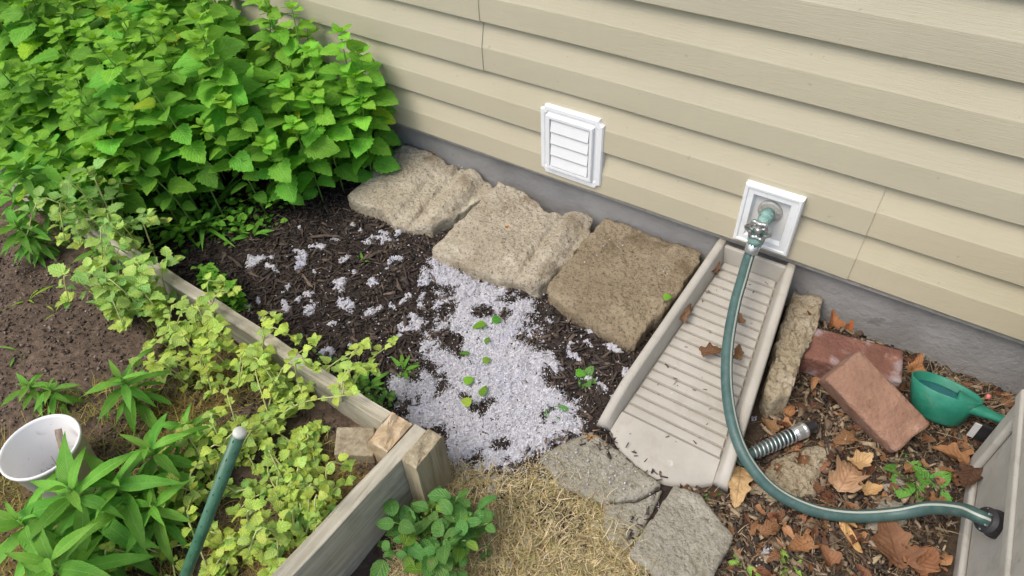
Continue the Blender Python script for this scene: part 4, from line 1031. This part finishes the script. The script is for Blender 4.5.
def dead(u, v, L, W, ang, z, tint, label, lobes=3, deep=.42, tilt=(0, 0), name='dead_leaf', mk='dead', cat='leaf', group=None, seed=None):
    """ang: direction of the leaf's tip seen in the picture, degrees anticlockwise from the right"""
    c = G(u, v, z); e = G(u + 20 * math.cos(R(ang)), v - 20 * math.sin(R(ang)), z); d = e - c; d /= np.linalg.norm(d); d[2] = tilt[0]
    L *= .88; W *= .88
    V, F, UV = oak(lobes, L, W, seed if seed is not None else int(u * 7 + v)); V = V - (.5, 0, 0)
    m_ = lmat(c, d, L, tilt[1]); V = V @ m_[:3, :3].T + m_[:3, 3]
    zl = V[:, 2].min() - (c[2] - .004)
    V[:, 2] -= min(0, zl)
    o = part(name, V, F, M[mk], uv=UV, col=np.tile(np.array(tint), (len(V), 1))); return tag(o, label, cat, group)
TAN, BRN, RED, DRK = (1.35, 1.3, 1.25), (.75, .65, .6), (.62, .42, .36), (.30, .25, .24)
GL = 'dead leaves on the litter'
dead(738, 487, .105, .07, 262, .012, (1.2, 1.15, 1.0), 'long tan lobed leaf beside the splash block mouth', 3, .5, group=GL)
dead(846, 478, .085, .085, 60, .022, TAN, 'broad pale tan leaf left of the broad-leaved green weed', 2, .35, group=GL)
dead(862, 461, .06, .05, 30, .030, (1.3, 1.2, 1.1), 'smaller tan leaf tucked under the propped brick end', 2, .3, group=GL)
dead(872, 489, .05, .04, 10, .018, (1.4, 1.25, 1.1), 'small curled tan leaf above the hose by the pale stone', 2, .35, group=GL)
dead(851, 538, .075, .03, 300, .014, (1.35, 1.15, .85), 'narrow tan leaf just below the hose', 0, .0, group=GL)
dead(848, 522, .04, .03, 330, .016, (1.2, 1.0, .8), 'small orange-tan leaf touching the lower side of the hose', 1, .2, group=GL)
dead(893, 543, .11, .10, 110, .020, (.60, .46, .42), 'large reddish brown lobed leaf below the hose near the box', 3, .45, group=GL)
dead(925, 560, .08, .07, 40, .020, (.9, .68, .55), 'brown crumpled leaf at the bottom beside the box', 2, .4, group=GL)
dead(950, 455, .08, .06, 160, .022, (.80, .60, .48), 'reddish brown leaf against the box corner', 2, .4, (.1, .2), group=GL)
dead(968, 478, .07, .06, 250, .030, DRK, 'dark brown leaf curled against the box corner', 2, .35, (.1, .4), group=GL)
dead(915, 367, .055, .045, 80, .045, (1.0, .72, .52), 'orange leaf standing between the dark brick and the scoop', 1, .2, (.9, .3), group=GL)
dead(831, 321, .045, .04, 100, .070, (.75, .45, .32), 'rusty leaf standing behind the dark brick', 1, .3, (.8, .2), group=GL)
dead(812, 318, .04, .03, 150, .070, (.5, .25, .18), 'dark rusty leaf behind the dark brick corner', 1, .3, (.5, .3), group=GL)
dead(850, 326, .03, .022, 60, .070, (1.0, .58, .3), 'small orange leaf scrap between dark brick and foundation', 1, .2, (.6, .1), group=GL)
dead(716, 267, .05, .03, 70, .125, (.5, .42, .36), 'brown crumpled leaf in the top corner of the splash block', 2, .5, (.3, .3), group=GL)
dead(686, 313, .06, .022, 60, .095, (.5, .42, .36), 'thin brown leaf scrap against the left wall of the splash block', 2, .4, (.2, .3), group=GL)
dead(712, 352, .055, .04, 10, .082, (.5, .42, .36), 'brown torn leaf on the splash block floor left of the hose', 2, .6, (.1, .1), group=GL)
dead(740, 318, .03, .025, 90, .10, (.6, .5, .45), 'small brown leaf scrap on the splash block right of the hose', 1, .5, (.2, .2), group=GL)
dead(738, 352, .045, .03, 80, .09, (.5, .42, .36), 'brown leaf scrap between the hose and the right splash wall', 2, .5, (.2, .2), group=GL)
dead(778, 305, .03, .02, 40, .080, BRN, 'brown leaf scrap on top of the crumbling concrete strip', 1, .3, group=GL)
dead(770, 425, .05, .04, 140, .016, (.55, .45, .38), 'dull brown leaf above the spring-guarded hose end', 2, .4, group=GL)
dead(845, 440, .06, .045, 190, .018, (.6, .48, .4), 'dull brown leaf at the lower corner of the propped brick', 2, .4, group=GL)
dead(800, 545, .06, .05, 200, .016, (.72, .5, .42), 'brown leaf below the hose bend', 2, .4, group=GL)
dead(770, 530, .05, .04, 20, .016, (.55, .4, .34), 'dark reddish leaf right of the lowest slab', 2, .4, group=GL)
dead(825, 555, .05, .04, 120, .016, (.6, .42, .38), 'purplish brown leaf near the bottom edge below the hose', 1, .3, group=GL)
dead(790, 410, .04, .03, 60, .016, (.9, .68, .5), 'tan leaf scrap between the strip and the bricks', 1, .3, group=GL)
dead(940, 505, .05, .04, 330, .022, (.5, .36, .3), 'dark leaf just above the hose next to the box', 2, .4, group=GL)
GG = 'fresh green leaves fallen on lint and stone'
def fresh(u, v, L, ang, label, tint=(1.3, 1.2, 1), z=.020, W=.62):
    c = G(u, v, z); e = G(u + 20 * math.cos(R(ang)), v - 20 * math.sin(R(ang)), z); d = e - c; d[2] = 0; d /= np.linalg.norm(d)
    V, F, UV = KIND['balm'][int(u) % 8]; L *= .78; tint = tuple(np.array(tint) * .72); m_ = lmat(c - d * L * .5, d, L * 1.2, U_(-.7, .7)); V = V * (1, W / .62, .7) @ m_[:3, :3].T + m_[:3, 3]; V[:, 2] += max(0, c[2] - .004 - V[:, 2].min())
    tag(part('fallen_leaf', V, F, M['balm'], uv=UV, col=np.tile(np.array(tint), (len(V), 1))), label, 'leaf', GG)
fresh(480, 325, .036, 200, 'green leaf pair piece highest on the lint'); fresh(496, 320, .026, 0, 'small dark green leaf right of the highest leaf', (.8, .9, .9))
fresh(487, 340, .02, 250, 'tiny green leaf in the middle of the lint', (1, 1, 1)); fresh(483, 391, .034, 60, 'upright bright green leaf low on the lint', (1.3, 1.15, 1), W=.42)
fresh(468, 380, .028, 30, 'lime green leaf left of the upright one', (1.9, 1.4, 1.2)); fresh(467, 402, .028, 160, 'yellowed leaf lying on the lint', (3.2, 1.7, 2.2)); fresh(486, 360, .022, 10, 'pale green leaf scrap on the lint', (1.8, 1.4, 1.8))
fresh(465, 353, .026, 170, 'green leaf scrap left in the lint', (1.2, 1.2, 1)); fresh(580, 373, .028, 350, 'green leaf on dark soil right of the lint', (1.1, 1.1, 1), .012); fresh(667, 297, .022, 0, 'single green leaf on the brown paver', (1.5, 1.3, 1), .080)
dead(395, 218, .03, .025, 10, .014, (1.0, .52, .35), 'small orange leaf scrap beside the pale paver front', 1, .2); dead(508, 227, .016, .014, 60, .082, (1.2, .8, .3), 'orange-brown scrap on the middle of the tan paver', 1, .2)
dead(434, 152, .022, .02, 80, .078, (1.1, .8, .5), 'tiny orange leaf behind the pale paver', 1, .2, (.5, 0))
dead(592, 436, .022, .014, 10, .02, (1.1, .8, .5), 'brown scrap under the splash block lip', 1, .2)

# ------------------------------------------------------------------ dryer lint (one mass)
CORE = [tuple(G(u, v)[:2]) for u, v in ((428, 266), (462, 266), (492, 288), (540, 298), (538, 322), (528, 340), (545, 372), (562, 398), (590, 428), (560, 448), (535, 462), (505, 478), (470, 476), (440, 462), (432, 440), (405, 412), (392, 396), (410, 376), (438, 352), (430, 330), (450, 305), (436, 285))]
FLK = [(270, 230, 9), (257, 262, 8), (270, 267, 5), (303, 265, 8), (315, 248, 6), (298, 252, 4), (345, 260, 4), (377, 213, 6), (370, 240, 7), (397, 235, 9), (385, 238, 6), (358, 228, 5), (343, 287, 7), (347, 305, 10), (368, 315, 9), (310, 297, 5), (313, 313, 8), (285, 304, 7),
       (248, 310, 8), (412, 325, 12), (427, 275, 7), (428, 347, 10), (327, 353, 5), (373, 287, 5), (405, 300, 4), (395, 340, 4), (612, 348, 9), (622, 345, 6), (590, 330, 5), (575, 345, 6), (600, 372, 5), (575, 360, 6), (598, 385, 7), (590, 345, 5), (625, 372, 4), (530, 330, 9), (560, 470, 5), (545, 480, 5),
       (350, 345, 4), (300, 300, 4), (330, 325, 4), (258, 300, 3), (320, 275, 3), (335, 240, 3), (300, 228, 3), (290, 290, 3), (355, 275, 4), (390, 265, 4), (405, 260, 4), (420, 305, 5), (395, 310, 4), (412, 255, 3), (500, 295, 6), (520, 305, 6), (575, 322, 4), (440, 500, 4), (480, 515, 4), (528, 545, 4), (510, 565, 4), (600, 525, 4),
       (752, 552, 0), (758, 568, 7), (765, 560, 6), (812, 558, 5), (755, 420, 4)]
def lint_mask(P):
    d = polydist(P, CORE); f = d / .038 + 2.1 * fbm(P, 20, 4, 11.0) + 1.0 * fbm(P, 75, 3, 5.0) + .30
    f = np.minimum(f, 2.2 - 4.2 * np.clip(fbm(P, 17, 3, 31.0) - .20, 0, 1) * 3)
    for u, v, r in FLK:
        if r == 0: continue
        c = G(u, v)[:2]; rr = r * 1.25 * np.linalg.norm(G(u, v) - CAM) / FPX; dd = np.linalg.norm(P - c, axis=1)
        ag = (u * 7 + v * 3) % 6.28; el2 = 1.0 + ((u * 13 + v) % 10) / 9.0; dx = (P - c) @ np.array([math.cos(ag), math.sin(ag)]); dy = (P - c) @ np.array([-math.sin(ag), math.cos(ag)]); dd = np.hypot(dx / el2, dy * (.8 + .5 * el2)); near = dd < rr * 3
        g = np.full(len(P), -9.0); g[near] = (1 - dd[near] / rr) * 1.15 - .15 + 2.3 * fbm(P[near], 55, 4, 3.0); f = np.maximum(f, g)
    return f
lx = np.arange(-1.15, .42, .0036); ly = np.arange(-.96, -.10, .0036); a2, b2 = np.meshgrid(lx, ly); PL = np.column_stack([a2.ravel(), b2.ravel()])
fm = lint_mask(PL); edge = np.clip(fm, 0, 1.0)
hz = gh(PL) - .003 + edge * .010 + (.0055 * fbm(PL, 70, 3, 1.0) + .0045 * fbm(PL, 190, 2, 2.0)) * np.clip(edge * 2, 0, 1)
ii = np.arange(len(PL)).reshape(len(ly), len(lx)); LF = np.stack([ii[:-1, :-1].ravel(), ii[:-1, 1:].ravel(), ii[1:, 1:].ravel(), ii[1:, :-1].ravel()], 1)
hole = fbm(PL, 120, 3, 14.0)
LF = LF[(fm[LF[:, 0]] > 0) & (fm[LF[:, 2]] > 0) & (hole[LF[:, 0]] < .40)]
used = np.unique(LF); rem = np.full(len(PL), -1); rem[used] = np.arange(len(used)); LF = rem[LF]
lv = np.column_stack([PL, hz])[used]; tone = (1 + .12 * fbm(lv, 40, 3, 2.0) + .08 * fbm(lv, 200, 2, 3.0))[:, None]
LCOL = np.array([.66, .655, .695])
lcol = LCOL * tone * np.where(fbm(lv, 14, 2, 19.0)[:, None] > .35, np.array([.95, .97, 1.08]), 1)
# fluffy tufts on top
phi = (1 + 5 ** .5) / 2
ico = np.array([(-1, phi, 0), (1, phi, 0), (-1, -phi, 0), (1, -phi, 0), (0, -1, phi), (0, 1, phi), (0, -1, -phi), (0, 1, -phi), (phi, 0, -1), (phi, 0, 1), (-phi, 0, -1), (-phi, 0, 1)]) / 1.902
icf = np.array([(0, 11, 5), (0, 5, 1), (0, 1, 7), (0, 7, 10), (0, 10, 11), (1, 5, 9), (5, 11, 4), (11, 10, 2), (10, 7, 6), (7, 1, 8), (3, 9, 4), (3, 4, 2), (3, 2, 6), (3, 6, 8), (3, 8, 9), (4, 9, 5), (2, 4, 11), (6, 2, 10), (8, 6, 7), (9, 8, 1)])
def subdiv(V, F):
    V = [tuple(v) for v in V]; c = {}; out = []
    def mid(a, b):
        k = (min(a, b), max(a, b))
        if k not in c:
            m_ = (np.array(V[a]) + np.array(V[b])); m_ /= np.linalg.norm(m_); c[k] = len(V); V.append(tuple(m_))
        return c[k]
    for a, b, d in F: ab, bd, da = mid(a, b), mid(b, d), mid(d, a); out += [(a, ab, da), (b, bd, ab), (d, da, bd), (ab, bd, da)]
    return np.array(V), np.array(out)
I1, F1 = subdiv(ico, icf)
pick = np.flatnonzero(fm > .12); pick = rng.choice(pick, min(7500, len(pick)), replace=False)
flk = []
for (u, v, z, n, sp_) in ((503, 214, .079, 14, .02), (488, 232, .079, 6, .012), (598, 250, .078, 10, .02), (668, 270, .078, 5, .008), (622, 245, .077, 4, .01), (583, 262, .05, 16, .02), (570, 280, .03, 14, .015), (458, 165, .078, 10, .012), (560, 458, .022, 26, .03), (600, 468, .022, 20, .035), (636, 485, .02, 14, .03), (548, 470, .022, 16, .02), (652, 505, .0, 16, .012), (640, 530, .0, 12, .01), (615, 470, .02, 10, .02)):
    for k in range(n): c = G(u + rng.normal(0, sp_ * 380), v + rng.normal(0, sp_ * 300), z); flk.append((c[0], c[1], z))
dq = np.column_stack([rng.uniform(-1.1, .0, 5000), rng.uniform(-.84, -.2, 5000)]); dq = dq[rng.uniform(0, 1, 5000) < .05 + .55 * np.exp(np.minimum(polydist(dq, CORE), 0) / .09)]
cen = np.vstack([np.column_stack([PL[pick], hz[pick]]), np.array(flk), np.column_stack([dq, gh(dq) + .006])])
sz_ = np.where(np.arange(len(cen)) < len(pick), rng.uniform(.0009, .0028, len(cen)), rng.uniform(.0007, .0019, len(cen)))
nv_ = len(I1); jit_ = rng.uniform(.55, 1.35, (len(cen), nv_, 1)); Vt = I1[None] * jit_ * (sz_[:, None, None] * rng.uniform(.7, 1.5, (len(cen), 1, 3)) * np.array([1, 1, .8])) + cen[:, None, :]
Vt = Vt.reshape(-1, 3); Ft = (F1[None] + (np.arange(len(cen)) * nv_)[:, None, None]).reshape(-1, 3); ct = np.repeat(rng.uniform(.86, 1.14, len(cen)), nv_)[:, None] * LCOL
LFt = np.concatenate([LF[:, [0, 1, 2]], LF[:, [0, 2, 3]]])
o = part('dryer_lint', np.vstack([lv, Vt]), np.vstack([LFt, Ft + len(lv)]), M['lint'], origin=(0, 0, 0), col=np.vstack([lcol, ct])); tag(o, 'pale grey fluffy dryer lint spread over the mulch', 'lint', kind='stuff')

FIB = np.column_stack([PL[pick], hz[pick]]); FIB = FIB[polydist(FIB[:, :2], CORE) > -.03]
# ------------------------------------------------------------------ bark mulch, leaf litter, dry grass (masses)
def shards(name, sampler, n, lmin, lmax, wr, pal, label, cat, zoff=.002, tilt=.25):
    q = sampler(n); n = len(q); L = rng.uniform(lmin, lmax, n) * rng.uniform(.4, 1, n); W = L * rng.uniform(wr[0], wr[1], n); T = W * rng.uniform(.25, .6, n)
    a = rng.uniform(0, 2 * np.pi, n); tl = rng.normal(0, tilt, n); rl_ = rng.normal(0, .5, n)
    bx8 = box8(-.5, .5, -.5, .5, -.5, .5); V = np.tile(bx8[None], (n, 1, 1)) * np.stack([L, W, T], 1)[:, None, :]
    V[:, [1, 2, 5, 6], 1] *= rng.uniform(.2, 1.0, n)[:, None]; V[:, [0, 3, 4, 7], 1] *= rng.uniform(.4, 1.0, n)[:, None]; V += rng.normal(0, 1, V.shape) * (W * .12)[:, None, None]
    c, s = np.cos(rl_)[:, None], np.sin(rl_)[:, None]; y, z = V[:, :, 1] * c - V[:, :, 2] * s, V[:, :, 1] * s + V[:, :, 2] * c
    c, s = np.cos(tl)[:, None], np.sin(tl)[:, None]; x, z = V[:, :, 0] * c + z * s, -V[:, :, 0] * s + z * c
    c, s = np.cos(a)[:, None], np.sin(a)[:, None]; x, y = x * c - y * s, x * s + y * c
    base = gh(q) if q.shape[1] == 2 else q[:, 2]
    W_ = np.stack([x + q[:, :1], y + q[:, 1:2], z + (base + zoff + rng.uniform(0, .004, n))[:, None]], 2).reshape(-1, 3)
    F = (np.array(BOXF)[None] + (np.arange(n) * 8)[:, None, None]).reshape(-1, 4)
    pal = np.array(pal); col = pal[rng.integers(0, len(pal), n)] * rng.uniform(.6, 1.4, n)[:, None]
    return tag(part(name, W_, F, M['bark'], origin=(0, 0, 0), col=np.repeat(col, 8, 0), smooth=False), label, cat, kind='stuff')
def rect_sampler(x0, x1, y0, y1, f=None):
    def s(n):
        q = np.column_stack([rng.uniform(x0, x1, n), rng.uniform(y0, y1, n)])
        return q if f is None else q[f(q)]
    return s
PALB = [(.045, .034, .028), (.065, .048, .038), (.09, .066, .05), (.032, .025, .022), (.12, .09, .068), (.055, .045, .04)]
shards('bark_mulch', rect_sampler(-1.75, .02, -.82, -.02, lambda q: (lint_mask(q) < .35)), 15000, .008, .042, (.10, .32), PALB, 'dark shredded bark mulch covering the ground by the pavers', 'mulch')
shards('mulch_crumbs', rect_sampler(-1.6, .05, -.82, -.05), 12000, .003, .010, (.3, .8), PALB, 'fine dark mulch crumbs between bark shreds and lint', 'mulch', .002)
PALL = [(.135, .098, .062), (.085, .062, .044), (.19, .14, .09), (.048, .036, .028), (.28, .22, .14), (.11, .068, .048), (.042, .034, .028), (.075, .055, .04), (.26, .20, .14)]
inl = lambda q: ~((q[:, 0] < .235) & (q[:, 1] > -.57)) & ~((q[:, 0] > .60) & (q[:, 1] < -.2)) & ~(polydist(q, [(.128, -.607), (.27, -.645), (.20, -.80), (.12, -.77)]) > 0)
shards('leaf_litter', rect_sampler(.14, .74, -.80, -.005, inl), 8500, .006, .034, (.12, .55), PALL, 'brown litter of broken leaves and bark right of the splash block', 'leaf litter', .004, .35)
shards('litter_crumbs', rect_sampler(.14, .74, -.80, -.005, inl), 8000, .003, .009, (.3, .8), PALL, 'fine brown crumbs in the leaf litter', 'leaf litter', .003)
shards('soil_clods', lambda n: (lambda q: np.column_stack([q, soil_h(q)]))(np.column_stack([rng.uniform(-1.75, -.36, n), rng.uniform(-1.6, -.88, n)])), 9000, .003, .011, (.5, .95), [(.12, .086, .062), (.09, .064, .046), (.15, .11, .08), (.07, .05, .038), (.2, .16, .13)], 'loose brown soil crumbs in the raised bed', 'soil', .000, .4)
crk = [tuple(G(u, v)[:2]) for u, v in ((536, 452), (560, 432), (600, 430), (665, 478), (640, 540), (628, 552), (612, 540), (650, 505), (655, 487), (595, 452), (570, 448))]
shards('joint_bark', lambda n: (lambda q: q[inpoly(q, crk)])(np.column_stack([rng.uniform(-.2, .2, n), rng.uniform(-.8, -.55, n)])), 900, .005, .022, (.15, .4), PALB + [(.22, .15, .09)], 'dark bark bits in the joints of the front slabs', 'mulch', .014)
# single long shreds
GB = 'long bark shreds on the mulch'
for k, (u, v, L, a, lb) in enumerate(((325, 237, .085, 2, 'long level bark shred right below the leafy bush'), (235, 262, .07, -28, 'bark shred slanting near the strappy seedling, left side of the mulch'), (308, 281, .06, -40, 'slanting bark shred in the middle of the mulch'),
        (400, 285, .055, -65, 'steep bark shred in front of the pale paver'), (404, 320, .05, 85, 'upright bark shred just left of the main lint patch'), (275, 312, .05, -5, 'level bark shred near the long timber board'), (375, 255, .05, 25, 'rising bark shred between pale paver and lint flecks'))):
    c = G(u, v, .012); e = G(u + 20 * math.cos(R(a)), v - 20 * math.sin(R(a)), .012); d = (e - c); d /= np.linalg.norm(d); nn_ = np.array([-d[1], d[0], 0])
    rings = []
    for t in np.linspace(0, 1, 7):
        w = .0045 * (1 - abs(2 * t - 1) ** 3 * .7) * (1 + .3 * math.sin(9 * t + k)); p = c + d * L * (t - .5) + nn_ * .004 * math.sin(3 * t + k) + np.array([0, 0, .002 * math.sin(4 * t + k)])
        rings.append([p + nn_ * w, p + nn_ * w * .3 + (0, 0, .0035), p - nn_ * w * .5 + (0, 0, .003), p - nn_ * w, p - (0, 0, .003)])
    V, F = loft(rings, True, True, True); cb_ = np.array([(.10, .075, .058), (.075, .056, .045), (.15, .115, .085)][k % 3])
    tag(part('bark_shred', V, F, M['bark'], smooth=False, col=np.tile(cb_, (len(V), 1))), lb, 'bark', GB)

def strands(name, q, lmin, lmax, pal, label, cat, r=.0008, curl=1.0, up=.5, base=None):
    n = len(q); ns = 5; a = rng.uniform(0, 2 * np.pi, n); L = rng.uniform(lmin, lmax, n); el_ = np.clip(rng.normal(up, .4, n), -.1, 1.4); ca = rng.normal(0, curl, n); ce = rng.uniform(-.2, 1.2, n) * curl
    P = np.column_stack([q[:, :2], (gh(q) if base is None else base) + .002]); V = []
    for k in range(ns):
        t = k / (ns - 1); aa = a + ca * t; ee = el_ - ce * t * 1.3; d = np.column_stack([np.cos(aa) * np.cos(ee), np.sin(aa) * np.cos(ee), np.sin(ee)])
        w = np.column_stack([-np.sin(aa), np.cos(aa), np.full(n, .3)]) * (r * (1 - .75 * t)); V.append(P - w); V.append(P + w); P = P + d * (L / (ns - 1))[:, None]
        P[:, 2] = np.maximum(P[:, 2], (gh(P) if base is None else base) + .001)
    V = np.stack(V, 1).reshape(-1, 3); f = np.array([(2 * k, 2 * k + 1, 2 * k + 3, 2 * k + 2) for k in range(ns - 1)]); F = (f[None] + (np.arange(n) * 2 * ns)[:, None, None]).reshape(-1, 4)
    pal = np.array(pal); col = np.repeat(pal[rng.integers(0, len(pal), n)] * rng.uniform(.65, 1.35, n)[:, None], 2 * ns, 0)
    return tag(part(name, V, F, M['straw'], origin=(0, 0, 0), col=col), label, cat, kind='stuff')
def psample(n, poly, lo, hi, soft=.03):
    q = np.column_stack([rng.uniform(lo[0], hi[0], n), rng.uniform(lo[1], hi[1], n)]); d = polydist(q, poly); return q[(d + soft * fbm(q, 14, 3, 6.0) * 1.5) > rng.uniform(-.2, .6, n) * soft]
STR = [(.64, .54, .31), (.70, .60, .40), (.66, .55, .33), (.52, .41, .21), (.44, .33, .16), (.60, .50, .30), (.33, .25, .12), (.30, .30, .11), (.42, .39, .18), (.24, .17, .09)]
strands('dry_grass', psample(52000, DRY, (-.32, -1.20), (.62, -.62)),   .016, .05, STR, 'straw-coloured dry grass and moss before the slabs', 'grass', .0009, 1.2, .35)
lit_q = rng.uniform((.15, -.8), (.72, -.02), (2600, 2)); lit_q = lit_q[inl(lit_q)]
strands('dry_needles', lit_q, .02, .06, [(.34, .24, .13), (.22, .15, .08), (.45, .36, .22), (.16, .11, .07)], 'thin dry stems and needles in the litter', 'leaf litter', .0007, .5, .12)
bq = rng.uniform((-1.05, -1.5), (-.36, -.92), (5200, 2)); bq = bq[fbm(bq, 5, 3, 21.0) > -.12]
strands('bed_needles', bq, .015, .05, [(.34, .30, .07), (.42, .36, .10), (.22, .22, .05), (.30, .20, .06)], 'short yellowish needle shoots in the bed soil', 'ground cover', .0008, .5, .8, soil_h(bq))
bq = np.array([.485, -.09]) + rng.normal(0, 1, (130, 2)) * (.05, .016) + (.04, 0); bq[:, 1] = np.minimum(bq[:, 1], -.02)
strands('straw_wisps', bq, .04, .12, [(.36, .28, .16), (.26, .19, .11)], 'tangled dry straw behind the green scoop', 'straw', .0009, .8, .6)

fr_q = rng.uniform((.15, -.8), (.72, -.02), (900, 2)); fr_q = fr_q[inl(fr_q)][:420]
Vs, Fs, Us, Cs = [], [], [], []; n_ = 0
FT = np.array([(.62, .48, .4), (.4, .3, .26), (.85, .66, .5), (1.15, .95, .75), (.5, .34, .28), (.3, .24, .22), (.75, .55, .5)])
for k, q in enumerate(fr_q):
    V, F, UV = oak(random.choice((0, 1, 2)), 1, random.uniform(.4, .9), 900 + k, 12, random.uniform(.2, .6)); a = U_(0, 6.28); el_ = U_(-.4, .4)
    m_ = lmat((q[0], q[1], gz(*q) + U_(.005, .012)), (math.cos(a) * math.cos(el_), math.sin(a) * math.cos(el_), math.sin(el_)), U_(.012, .036), U_(-.6, .6))
    Vs.append((V - (.5, 0, 0)) @ m_[:3, :3].T + m_[:3, 3]); Fs.append(F + n_); Us.append(UV); Cs.append(np.tile(FT[k % 7] * U_(.7, 1.2), (len(V), 1))); n_ += len(V)
tag(part('leaf_fragments', np.concatenate(Vs), np.concatenate(Fs), M['dead'], origin=(0, 0, 0), uv=np.concatenate(Us), col=np.concatenate(Cs)), 'broken brown leaf pieces scattered through the litter by the bricks', 'leaf litter', kind='stuff')

fq = np.repeat(FIB, 4, 0) + rng.normal(0, 1, (len(FIB) * 4, 3)) * (.005, .005, 0)
strands('lint_fibres', fq, .003, .010, [(.72, .715, .755), (.66, .66, .72), (.77, .76, .78), (.62, .62, .66)], 'loose pale fibres standing out of the dryer lint', 'lint', .0006, 1.6, .35, fq[:, 2] + .001)
dbq = np.column_stack([rng.uniform(.0, .14, 160), rng.uniform(-.56, -.06, 160)]); dbt = np.clip((dbq[:, 1] + .04) / -.515, 0, 1)
dbq, dbt = dbq[:55], dbt[:55]
shards('splash_debris', lambda n: np.column_stack([dbq, np.array([sbz(t) for t in dbt]) + .0035]), 55, .002, .012, (.15, .5), PALL, 'specks of bark and leaf crumbs on the splash block floor', 'leaf litter', .000, .1)
